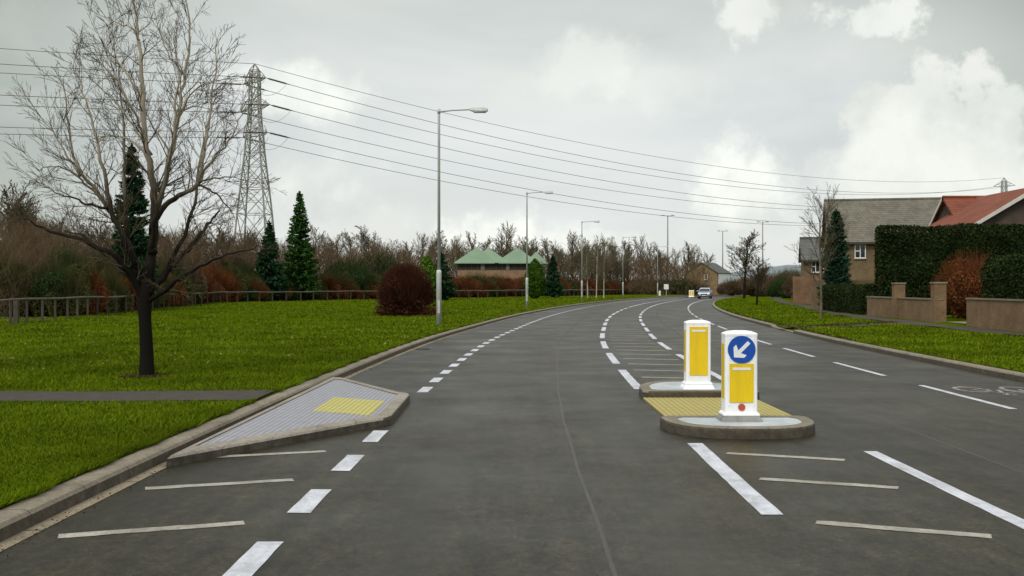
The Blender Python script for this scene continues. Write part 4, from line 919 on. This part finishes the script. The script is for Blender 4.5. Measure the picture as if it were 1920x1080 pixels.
def slab(pts,th,mat,name,parent):                  # thick roof plane from 4 points
    p=[Vector(q) for q in pts]; n=(p[1]-p[0]).cross(p[3]-p[0]).normalized(); m=MB()
    m.add([q for q in p]+[q-n*th for q in p],[(0,1,2,3),(7,6,5,4),(0,4,5,1),(1,5,6,2),(2,6,7,3),(3,7,4,0)]); return m.build(name,mat,parent)
def gable_x(parent,x0,x1,y0,y1,ze,zr,wall,roof,ov=.35,wo=.25):
    """walls + roof, ridge along x; front (-y) eave"""
    ym=(y0+y1)/2; m=MB(); m.box(x0,x1,y0,y1,-.2,ze)
    for xx in (x0,x1-.25): m.add([(xx,y0,ze),(xx+.25,y0,ze),(xx+.25,y1,ze),(xx,y1,ze),(xx,ym,zr-.12),(xx+.25,ym,zr-.12)],[(0,1,5,4),(1,2,5),(2,3,4,5),(3,0,4)])
    wl_=m.build('wall',wall,parent); sl=(zr-ze)/(ym-y0); zo=ze-ov*sl
    r=slab([(x0-wo,y0-ov,zo),(x1+wo,y0-ov,zo),(x1+wo,ym,zr),(x0-wo,ym,zr)],.14,roof,'roof',parent)
    slab([(x0-wo,ym,zr),(x1+wo,ym,zr),(x1+wo,y1+ov,zo),(x0-wo,y1+ov,zo)],.14,roof,'roof',parent)
    m=MB(); m.tube([(x0-wo,ym,zr),(x1+wo,ym,zr)],.11,8); m.build('ridge',roof,r)
    m=MB(); m.box(x0-wo,x1+wo,y0-ov-.13,y0-ov-.005,zo-.16,zo-.04); m.build('gutter',GUT,parent); return wl_
# grey roofed house
e=empty('house',(25.15,85,KH),R(-13)); props(e,'house with large grey-brown tiled roof behind the blue-green conifer','house')
ov=.35; gable_x(e,.2,14,0,8.4,5.35,8.75,BRC,SLATE)
window(e,2.05,4.0-.2,.85,1.15); window(e,4.6,3.8,1.2,1.15); window(e,8.5,3.8,1.2,1.15); window(e,4.0,1.0,1.8,1.3); window(e,8.0,1.0,1.8,1.3)
# small grey house behind it
e=empty('house',(27.6,101,KH),R(-13)); props(e,'small grey roofed house seen between the slender bare tree and the conifer','house')
gable_x(e,0,6,0,6,4.3,6.3,BRC,SLB); window(e,.7,2.9,.8,1.1); window(e,1.8,2.9,.8,1.1); window(e,.7,.8,1.2,1.2)
# red roofed house
e=empty('house',(28.1,66,KH)); props(e,'house with bright red tiled roof and dark gable at the right edge','house')
gable_x(e,.25,16,0,7.2,4.6,7.38,DARKB,REDT,.4,.25)
m=MB(); m.add([(-.06,3.6,7.42),(-.06,7.65,4.25),(-.06,7.65,4.02),(-.06,3.6,7.18),(-.0,3.6,7.42),(-.0,7.65,4.25),(-.0,7.65,4.02),(-.0,3.6,7.18)],[(0,1,2,3),(7,6,5,4),(0,4,5,1),(3,2,6,7),(1,5,6,2)]); m.build('barge_board',BARGE,e)
gx=30.3-28.1; zr=7.38; hw=4.2; zs=zr-.59*hw; y0=-4.3
m=MB(); m.add([(gx-hw+.35,y0,-.2),(gx+hw-.35,y0,-.2),(gx+hw-.35,y0,zs+.05),(gx,y0,zr-.14),(gx-hw+.35,y0,zs+.05),(gx-hw+.35,0.3,-.2),(gx+hw-.35,.3,-.2),(gx+hw-.35,.3,zs+.05),(gx,.3,zr-.14),(gx-hw+.35,.3,zs+.05)],[(0,1,2,3,4),(0,4,9,5),(1,6,7,2),(5,9,8,7,6)]); m.build('gable_wing',DARKB,e)
slab([(gx-hw,y0-.4,zs),(gx-hw,3.4,zs),(gx,3.4,zr),(gx,y0-.4,zr)][::-1],.14,REDT,'roof',e); slab([(gx,y0-.4,zr),(gx,3.4,zr),(gx+hw,3.4,zs),(gx+hw,y0-.4,zs)][::-1],.14,REDT,'roof',e)
for s_ in (-1,1):
    m=MB(); V=[(gx+s_*(hw+.02),zs-.22),(gx,zr-.20),(gx,zr+.03),(gx+s_*(hw+.02),zs+.0)]
    if s_>0: V=V[::-1]
    m.prismy(V,y0-.46,y0-.405); m.build('barge_board',BARGE,e)
m=MB(); m.box(12,12.9,3,3.7,6.5,9.2); m.build('chimney',BRC,e)
# far brown house
e=empty('house',((1316-960)/F*214,214,0),R(-28)); props(e,'small brown brick house with white side beyond the far bend','house')
m=MB(); hw=3.2; m.add([(-hw,0,-.2),(hw,0,-.2),(hw,0,4.6),(0,0,6.5),(-hw,0,4.6),(-hw,9,-.2),(hw,9,-.2),(hw,9,4.6),(0,9,6.5),(-hw,9,4.6)],[(0,1,2,3,4),(0,4,9,5),(1,6,7,2),(5,9,8,7,6)]); m.build('wall',brickmat('far_brick',(.30,.20,.09),(.24,.16,.075),(.2,.17,.12)),e)
slab([(-hw-.3,-.3,4.45),(-hw-.3,9.3,4.45),(0,9.3,6.6),(0,-.3,6.6)][::-1],.12,SLB,'roof',e); slab([(0,-.3,6.6),(0,9.3,6.6),(hw+.3,9.3,4.45),(hw+.3,-.3,4.45)][::-1],.12,SLB,'roof',e)
m=MB(); m.box(hw+.003,hw+.06,.6,8.6,2.2,4.5); m.build('white_cladding',M('white_render',(.82,.83,.84),None,2,.5),e)
window(e,.5,3.1,.7,1.0)
# green roofed building
DT=M('dark_timber',(.035,.028,.02),(.018,.014,.01),4,.7); d=190
e=empty('green_roofed_building',((934-960)/F*d,d,KH)); props(e,'low building with pale green pyramid roofs and a brick base','building')
k=d/F
zE=H+45*k-KH; zP=H+75*k-KH
m=MB(); m.box(-7.3,7.3,0,8,-.2,zE-1.3); m.build('brick_wall',brickmat('sandy_brick',(.33,.19,.10),(.27,.15,.08),(.25,.2,.15)),e)
m=MB(); m.box(-7.2,7.2,.15,8,zE-1.3,zE-.02); cl=m.build('timber_band',DT,e)
m=MB()
for j in range(13): m.box(-7.0+j*1.1,-6.9+j*1.1,.08,.148,zE-1.29,zE-.06)
m.build('mullions',M('brown_wood',(.09,.065,.04),None,3,.7),cl)
m=MB()
m.box(-3.1,-2.4,-.06,.0,zE-1.28,zE-.06); m.box(1.4,2.0,-.06,.0,zE-1.28,zE-.06); m.build('pier',M('pale_pier',(.16,.15,.12),None,3,.8),e)
def pyr(cx,cy,hw_,z0,z1,sx=1):
    m=MB(); m.add([(cx-hw_*sx,cy-hw_,z0),(cx+hw_*sx,cy-hw_,z0),(cx+hw_*sx,cy+hw_,z0),(cx-hw_*sx,cy+hw_,z0),(cx,cy,z1),(cx-hw_*sx,cy-hw_,z0-.15),(cx+hw_*sx,cy-hw_,z0-.15),(cx+hw_*sx,cy+hw_,z0-.15),(cx-hw_*sx,cy+hw_,z0-.15)],[(0,1,4),(1,2,4),(2,3,4),(3,0,4),(0,5,6,1),(1,6,7,2),(2,7,8,3),(3,8,5,0),(8,7,6,5)]); m.build('roof',COPR,e)
pyr(-3.9,3.6,4.2,zE,zP+.12,.95); pyr(3.4,3.6,4.2,zE-.003,zP+.0,.95); pyr(-1.9,8.0,4.0,zE+.01,zP+.15,1.05); pyr(6.9,7.0,3.6,zE-.01,zP-.6,.6)

# ------------------------------------------------------------------ fence
WOODP=M('dark_post',(.085,.072,.05),(.035,.028,.02),2,.9)
def fence():
    pts=[Vector((x,y,0)) for x,y in FL]; Q=[]
    for i in range(len(pts)-1):
        a,b,c,d=pts[max(i-1,0)],pts[i],pts[i+1],pts[min(i+2,len(pts)-1)]
        for k in range(20):
            t=k/20; Q.append(.5*((2*b)+(c-a)*t+(2*a-5*b+4*c-d)*t*t+(3*b-a-3*c+d)*t**3))
    Q.append(pts[-1]); e=empty('fence',(*FL[1],KH)); props(e,'long low timber fence with a single top rail behind the left lawn','fence')
    b0=Vector((*FL[1],KH)); m=MB(); zf=lambda p:Vector((p.x,p.y,lawnz(p.x,p.y,-1)))
    m.tube([zf(p)+Vector((0,0,.98))-b0 for p in Q],[.03+.00035*p.y for p in Q],6); m.build('rail',WOODF,e)
    acc=0; last=Q[0]; n=0; rest=MB(); pm=None; rngf=random.Random(2)
    mm=MB(); mm.box(-.035,.035,-.035,.035,-.1,.97); 
    first=None
    for p in Q[1:]:
        acc+=(p-last).length
        if acc>=1.95:
            acc=0; q=zf(p)-b0
            if n<95:
                if first is None: first=mm.build('post',WOODP,e); o=first
                else: o=first.copy(); COL.objects.link(o); o.parent=e
                o.location=q; o.rotation_euler=(rngf.gauss(0,.02),rngf.gauss(0,.02),rngf.random()); o.scale=(1+p.y*.004,)*2+(1,)
            else: rest.box(q.x-.09,q.x+.09,q.y-.09,q.y+.09,q.z-.1,q.z+.98)
            n+=1
        last=p
    if rest.v: props(rest.build('posts',WOODF,e),kind='stuff')
fence()
m=MB(); m.box(-.09,.09,-.08,.08,-.1,1.0); q=m.build('fence_post',WOODP,bevel=.01); p=gp(30,609,KH); q.location=(p[0]+.15,p[1]-.3,KH); props(q,'thick timber post standing forward of the fence at the left edge','post')
# small roadside items near the far bend
SG=M('sign_white',(.8,.8,.8),None,2,.4)
e=empty('road_sign',(.1446*190,190,KH)); props(e,'small white sign on a post near the far bend','sign'); m=MB(); m.bar((0,0,-.1),(0,0,2.1),.05,n=8); m.build('post',STEEL,e); m=MB(); m.box(-.42,.42,-.08,-.05,1.1,2.0); m.build('sign_panel',SG,e,bevel=.01)
e=empty('marker_post',(.1385*188,188,KH)); props(e,'low white marker post left of the small white sign','post'); m=MB(); m.tube([(0,0,-.1),(0,0,.75),(0,0,.85)],[.2,.18,.08],10); m.build('body',SG,e)

# ------------------------------------------------------------------ oncoming car
def car():
    e=empty('car',(27.5,152,0),R(-14.5)); props(e,'silver car driving towards the camera round the far bend','car')
    PA=M('silver_paint',(.36,.41,.48),(.33,.37,.44),3,.3,.6); BLK=M('black_trim',(.02,.02,.02),None,3,.6); TY_=M('tyre',(.018,.018,.018),None,8,.85); RM=M('rim',(.4,.4,.42),None,3,.35,.7); LT=M('headlight',(.85,.87,.9),None,3,.1); PL=M('plate',(.8,.8,.76),None,3,.4)
    # body stations along y (front at -y): (y, half width, z bottom, z belt)
    st_=[(-2.08,.62,.34,.62),(-2.0,.78,.27,.78),(-1.7,.86,.25,.92),(-1.0,.885,.25,1.02),(0,.895,.25,1.05),(1.2,.89,.25,1.06),(1.8,.85,.28,1.02),(2.02,.72,.36,.95)]
    V=[];n=10
    for y,w_,zb,zt in st_:
        V+=[(-w_*.85,y,zb),(-w_*.98,y,zb+.12),(-w_,y,zb+(zt-zb)*.55),(-w_*.95,y,zt-.06),(-w_*.82,y,zt),(w_*.82,y,zt),(w_*.95,y,zt-.06),(w_,y,zb+(zt-zb)*.55),(w_*.98,y,zb+.12),(w_*.85,y,zb)]
    Fc=[(l*n+k,(l+1)*n+k,(l+1)*n+(k+1)%n,l*n+(k+1)%n) for l in range(len(st_)-1) for k in range(n)]+[tuple(range(n)),tuple(range((len(st_)-1)*n,len(st_)*n))[::-1]]
    m=MB(); m.add(V,Fc); m.build('body',PA,e,bevel=.03)
    # cabin: glass house and roof
    g_=[(-.95,.74,1.0),(-.35,.66,1.44),(.2,.64,1.50),(1.2,.62,1.48),(1.85,.66,1.02)]
    V=[];
    for y,w_,z in g_: V+=[(-w_,y,z),(w_,y,z)]
    b=len(V)
    for y,w_,z in g_: V+=[(-.80,max(min(y,1.9),-1.0),.98),(.80,max(min(y,1.9),-1.0),.98)]
    Fc=[(2*i,2*i+1,2*i+3,2*i+2) for i in range(4)]+[(b+2*i,2*i,2*i+2,b+2*i+2) for i in range(4)]+[(2*i+1,b+2*i+1,b+2*i+3,2*i+3) for i in range(4)]
    m=MB(); m.add(V,Fc); m.build('windows',GL,e)
    m=MB(); V=[(-.67,-.42,1.45),(.67,-.42,1.45),(.655,.2,1.545),(-.655,.2,1.545),(.63,1.3,1.52),(-.63,1.3,1.52),(-.67,-.42,1.40),(.67,-.42,1.40),(.63,1.3,1.46),(-.63,1.3,1.46)]
    m.add(V,[(0,1,2,3),(3,2,4,5),(6,7,1,0),(7,8,4,2,1),(8,9,5,4),(9,6,0,3,5)]); m.build('roof',PA,e,bevel=.02)
    m=MB()
    for s_ in (-1,1): m.bar((s_*.76,-.97,1.0),(s_*.675,-.36,1.45),.035,n=6); m.bar((s_*.8,.35,1.0),(s_*.66,.35,1.5),.03,n=6)
    m.build('pillars',PA,e)
    m=MB(); m.box(-.45,.45,-2.12,-2.04,.52,.70); m.build('grille',BLK,e,bevel=.02)
    m=MB(); m.box(-.62,.62,-2.13,-2.05,.28,.40); m.build('lower_grille',BLK,e,bevel=.02)
    m=MB(); m.box(-.26,.26,-2.145,-2.125,.43,.53); m.build('number_plate',PL,e)
    for s_ in (-1,1):
        m=MB(); m.box(s_*.66-.17,s_*.66+.17,-2.07,-1.88,.62,.80); m.build('headlight',LT,e,bevel=.04)
        m=MB(); m.box(s_*.98-.11,s_*.98+.11,-.75,-.62,.98,1.13); m.build('wing_mirror',PA,e,bevel=.03)
        for yy in (-1.35,1.3):
            m=MB(); m.tube([(s_*.68,yy,.32),(s_*.72,yy,.32),(s_*.88,yy,.32),(s_*.90,yy,.32)],[.29,.32,.32,.28],20); wh=m.build('wheel',TY_,e)
            m=MB(); m.tube([(s_*.885,yy,.32),(s_*.91,yy,.32)],[.2,.17],16); m.build('rim',RM,wh)
car()

# ------------------------------------------------------------------ ground cover
def grass():
    rs=np.random.RandomState(4)
    GB=leafmat('grass_blades',[(0.0628,0.0998,0.0015),(0.0850,0.1331,0.0022),(0.1072,0.1589,0.0037),(0.1368,0.1737,0.0074)],big=.12)
    def blades(n,y0,y1,side,hh,ww,xmin=None):
        y=y0*(y1/y0)**rs.rand(n); e0_=xl(y)
        if side<0: xe=e0_-.34; lo=-.52*y; x=xe-(xe-lo)*rs.rand(n)**1.0; ok=(x>lo)&(xe>lo)
        else: xe=e0_+RW+.34; hi=np.maximum(.5*y,xe+np.where(y<30,4.5,0)); x=xe+(hi-xe)*rs.rand(n); ok=hi>xe
        # keep paths clear
        if side<0: ok&=~((np.abs(y-14.76-.0*x)<.66+rs.normal(0,.03,n)))
        else:
            px_=np.interp(y,[10,24,34,42,50,58,70,86,108],[15.3,15.6,16.1,16.6,17.2,18.2,20.3,23.2,27.5]); ok&=(x<px_-.78+rs.normal(0,.04,n))
            cp=40.4+(x-xlf(40.6)-RW)*1.03; ok&=~(np.abs(y-cp)<1.0)
        x=x[ok];y=y[ok];m=len(x); dx=(xl(y)-.33-x) if side<0 else (x-xl(y)-RW-.33)
        z=KH+.012+(.05*np.sin(x*.31+1)*np.sin(y*.17)+.02*np.sin(x*1.1+y*.7))*np.clip(dx/6,0,1)-.004
        a=rs.rand(m)*2*math.pi; h=hh*(y/12)**.35*rs.uniform(.5,1.25,m); w_=ww*np.maximum(y/12,1)**.8; ln=rs.normal(0,.55,(m,2))*h[:,None]
        A=np.stack([x-np.cos(a)*w_,y-np.sin(a)*w_,z],1);B=np.stack([x+np.cos(a)*w_,y+np.sin(a)*w_,z],1);C=np.stack([x+ln[:,0],y+ln[:,1],z+h],1)
        V=np.stack([A,B,C],1).reshape(-1,3); Fc=np.arange(3*m).reshape(-1,3); return V,Fc
    L=[blades(150000,6.5,26,-1,.045,.0075),blades(90000,24,75,-1,.045,.009),blades(75000,9,75,1,.045,.010),blades(70000,60,170,-1,.035,.012),blades(25000,60,150,1,.035,.012)]
    # ragged tufts over the kerb back edge
    n=26000; y=6*(60/6)**rs.rand(n); x=xl(y)-.34-np.abs(rs.normal(0,.05,n))+.03*np.sin(y*5); ok=np.abs(y-14.76)>.66; x=x[ok];y=y[ok];n=len(x); h=rs.uniform(.03,.075,n); a=rs.rand(n)*6.28; w_=.006*np.maximum(y/10,1)
    V=np.stack([np.stack([x-np.cos(a)*w_,y-np.sin(a)*w_,np.full(n,.125)],1),np.stack([x+np.cos(a)*w_,y+np.sin(a)*w_,np.full(n,.125)],1),np.stack([x+rs.normal(.02,.03,n),y+rs.normal(0,.03,n),.125+h],1)],1).reshape(-1,3); L.append((V,np.arange(3*n).reshape(-1,3)))
    o=link('grass',cat_mesh('grass',L),GB); props(o,'short mown green grass on both verges','grass',kind='stuff')
    # soil spill along kerb backs
    n=2600; y=6*(70/6)**rs.rand(n); x=xl(y)-.36-np.abs(rs.normal(0,.07,n)); C=np.stack([x,y,np.full(n,.14)],1); V,Fc=leaf_cloud(rs,C,.02); DL=leafmat('debris',[(.03,.02,.01),(.08,.05,.025),(.05,.035,.02)])
    y2=30*(75/30)**rs.rand(1800); x2=xl(y2)+RW+.36+np.abs(rs.normal(0,.09,1800)); C2=np.stack([x2,y2,np.full(1800,.145)],1); p2=leaf_cloud(rs,C2,.03)
    x3=rs.uniform(xlf(41)+RW+.5,16.5,900); y3=40.4+(x3-xlf(40.6)-RW)*1.03-.9+rs.normal(0,.4,900); p3=leaf_cloud(rs,np.stack([x3,y3,np.full(900,.15)],1),.04)
    n4=700; a4=rs.rand(n4)*6.283; q4=.12+np.abs(rs.normal(0,.16,n4)); p4=leaf_cloud(rs,np.stack([-6.17+q4*np.cos(a4),18+q4*np.sin(a4),np.full(n4,.15)+rs.uniform(0,.02,n4)],1),.02,.4)
    n5=800; y5=5*(60/5)**rs.rand(n5); p5=leaf_cloud(rs,np.stack([xl(y5)+np.abs(rs.normal(-.05,.10,n5))-.08,y5,np.full(n5,.008)],1),.008,.2)
    o=link('leaf_litter',cat_mesh('leaf_litter',[(V,Fc),p2,p3,p4,p5]),DL); props(o,'brown leaf litter and soil along the kerb backs','leaf litter',kind='stuff')
    n=420; y=19*(62/19)**rs.rand(n); lo=-.50*y; hi=xl(y)-.6; x=lo+(hi-lo)*rs.rand(n); z=np.array([lawnz(a_,b_,-1) for a_,b_ in zip(x,y)])+.05; C=np.stack([x,y,z],1)
    V,Fc=leaf_cloud(rs,C,.028,.25); o=link('fallen_leaves',mesh_arr('fallen_leaves',V,Fc),leafmat('dead_leaves',[(.16,.17,.04),(.22,.21,.07),(.28,.25,.12),(.12,.09,.035)])); props(o,'pale dead leaves scattered over the left lawn','leaves',kind='stuff')
grass()
# distant hill
m=MB(); P=[]; rgh=random.Random(3)
n=60; V=[]
for i in range(n+1):
    x=-2200+4400*i/n; h=11+4*math.sin(i*.35+1)+2*math.sin(i*.9); h=h+ (22*math.exp(-((x-425)/90)**2)); 
    for q,(yy,f) in enumerate(((1450,0),(1500,.55),(1580,.9),(1700,1),(2100,.4))): V.append((x,yy,h*f-.5))
Fc=[(i*5+k,(i+1)*5+k,(i+1)*5+k+1,i*5+k+1) for i in range(n) for k in range(4)]
m.add(V,Fc); q=m.build('hills',M('hazy_hill',(.19,.235,.26),(.14,.17,.18),.004,.9),smooth=True); st(q)  # bluish distance haze put into the hill colour

# ------------------------------------------------------------------ sky, light, camera
W=bpy.data.worlds.new('World'); S.world=W; W.use_nodes=True; nt=W.node_tree; nt.nodes.clear()
out=N(nt,'ShaderNodeOutputWorld'); bg=N(nt,'ShaderNodeBackground'); sky=N(nt,'ShaderNodeTexSky',sky_type='NISHITA'); sky.sun_disc=False
SE,SA=42,-150                                       # elevation; azimuth east of +Y
sky.sun_elevation=R(SE); sky.sun_rotation=R(SA); sky.air_density=1.2; sky.dust_density=4
tc=N(nt,'ShaderNodeTexCoord'); gen=tc.outputs['Generated']; sp=N(nt,'ShaderNodeSeparateXYZ'); nt.links.new(gen,sp.inputs[0]); ez=sp.outputs[2]
skyc=mixc(nt,1.0,sky.outputs[0],(.10,.10,.10),'MULTIPLY')
def wn(scale,detail,rough,stretch=(1,1,1),dist=0):
    mp=N(nt,'ShaderNodeMapping'); mp.inputs['Scale'].default_value=stretch; nt.links.new(gen,mp.inputs[0]); n=N(nt,'ShaderNodeTexNoise'); n.inputs['Scale'].default_value=scale; n.inputs['Detail'].default_value=detail; n.inputs['Roughness'].default_value=rough; n.inputs['Distortion'].default_value=dist; nt.links.new(mp.outputs[0],n.inputs['Vector']); return n.outputs['Fac']
base=ramp(nt,ez,[(0,(.66,.685,.69)),(.06,(.64,.67,.685)),(.13,(.60,.635,.655)),(.20,(.60,.63,.635)),(.30,(.47,.50,.492)),(.42,(.55,.57,.57)),(.6,(.95,.96,.95)),(1,(1.1,1.1,1.08))])
lay=ramp(nt,wn(3.2,6,.55,(1,1,3.2),.3),[(.3,(.87,.875,.88)),(.5,(.98,.985,.99)),(.7,(1.08,1.07,1.06))])
base=mixc(nt,1.0,base,lay,'MULTIPLY')
# lens vignette put into the sky colour: brighter ahead, darker to the sides
def dirv(px,py): return Vector(((px-960)/F,1,-(py-HZ)/F)).normalized()
def dist_to(px,py,sy=1.0):
    c=dirv(px,py); v=N(nt,'ShaderNodeVectorMath',operation='SUBTRACT'); nt.links.new(gen,v.inputs[0]); v.inputs[1].default_value=c
    s_=N(nt,'ShaderNodeVectorMath',operation='MULTIPLY'); nt.links.new(v.outputs[0],s_.inputs[0]); s_.inputs[1].default_value=(1,1,sy)
    l=N(nt,'ShaderNodeVectorMath',operation='LENGTH'); nt.links.new(s_.outputs[0],l.inputs[0]); return l.outputs['Value']
dd=dist_to(1020,380)
base=mixc(nt,1.0,base,ramp(nt,dd,[(0,(1.06,)*3),(.30,(1.0,)*3),(.46,(.66,.685,.645)),(.60,(.52,.545,.505)),(.8,(.75,.77,.75)),(1,(1,)*3)]),'MULTIPLY')
puff=wn(13,9,.62); fine=wn(34,8,.65)
edge=mth(nt,'ADD',mth(nt,'MULTIPLY',mth(nt,'SUBTRACT',puff,.5),.13),mth(nt,'MULTIPLY',mth(nt,'SUBTRACT',fine,.5),.045))
col=base
# cumulus: (px,py,radius px, vertical squash, softness, strength)
cl=[(1655,215,62,1,.008,1,.95),(1745,235,85,1,.008,1,1),(1860,240,92,1,.008,1,1),(1700,335,125,1.15,.025,1,1.08),(1850,345,120,1.1,.025,1,1.08),
 (1635,38,52,1.9,.008,.9,1.08),(1575,30,24,1.3,.008,.9,1.08),(1400,24,38,1.5,.01,.9,1.05),(1480,18,35,2.2,.02,.4,.85),(1110,120,80,1.8,.02,.6,1.07),(1240,160,80,2.2,.02,.5,1.07),(950,160,35,1.8,.03,.3,1),(1395,355,58,1.1,.02,.95,1.18),
 (560,170,85,2.0,.025,.9,1.16),(600,325,65,1.3,.04,.7,1.14),(935,455,75,1.5,.02,.95,1.22),(1050,460,80,1.7,.02,.9,1.22),(870,450,40,1.4,.02,.9,1.22),(1140,455,50,1.8,.02,.7,1.2),(700,440,160,3,.06,.4,1.04),(120,60,120,2,.03,.35,.72),(60,190,70,2.6,.012,.3,.7),(1400,450,120,3,.05,.4,1.03)]
for px,py,r,sy,soft,stg,br_ in cl:
    d_=dist_to(px,py,sy); q=mth(nt,'ADD',mth(nt,'SUBTRACT',r/F,d_),edge); k_=N(nt,'ShaderNodeMapRange'); k_.interpolation_type='SMOOTHSTEP'; nt.links.new(q,k_.inputs[0]); k_.inputs[1].default_value=-soft; k_.inputs[2].default_value=soft; k_.inputs[3].default_value=0; k_.inputs[4].default_value=stg
    sh=ramp(nt,puff,[(.35,(.61*br_,.64*br_,.63*br_)),(.6,(.72*br_,.74*br_,.72*br_))])
    col=mixc(nt,k_.outputs[0],col,sh)
# below the horizon: plain grey
below=mth(nt,'LESS_THAN',ez,-.002); col=mixc(nt,below,col,(.3,.3,.28)); col=mixc(nt,1.0,col,(1.01,1.0,.96),'MULTIPLY')
fin=mixc(nt,.93,skyc,col); nt.links.new(fin,bg.inputs[0]); bg.inputs[1].default_value=1.0; nt.links.new(bg.outputs[0],out.inputs[0])
sd=bpy.data.lights.new('sun','SUN'); sd.energy=1.35; sd.angle=R(18); sd.color=(1,.95,.88); so=bpy.data.objects.new('sun',sd); COL.objects.link(so)
dirs=Vector((math.sin(R(SA))*math.cos(R(SE)),math.cos(R(SA))*math.cos(R(SE)),math.sin(R(SE)))); so.rotation_euler=dirs.to_track_quat('Z','Y').to_euler()
cd=bpy.data.cameras.new('camera'); cd.sensor_width=36; cd.lens=36*F/1920; cd.clip_end=6000; cd.clip_start=.05
co=bpy.data.objects.new('camera',cd); COL.objects.link(co); co.location=(0,0,H); co.rotation_euler=(R(90)-2/F,0,0); S.camera=co
S.view_settings.view_transform='Standard'; S.view_settings.look='None'; S.view_settings.exposure=.3; S.view_settings.gamma=1
S.cycles.max_bounces=6
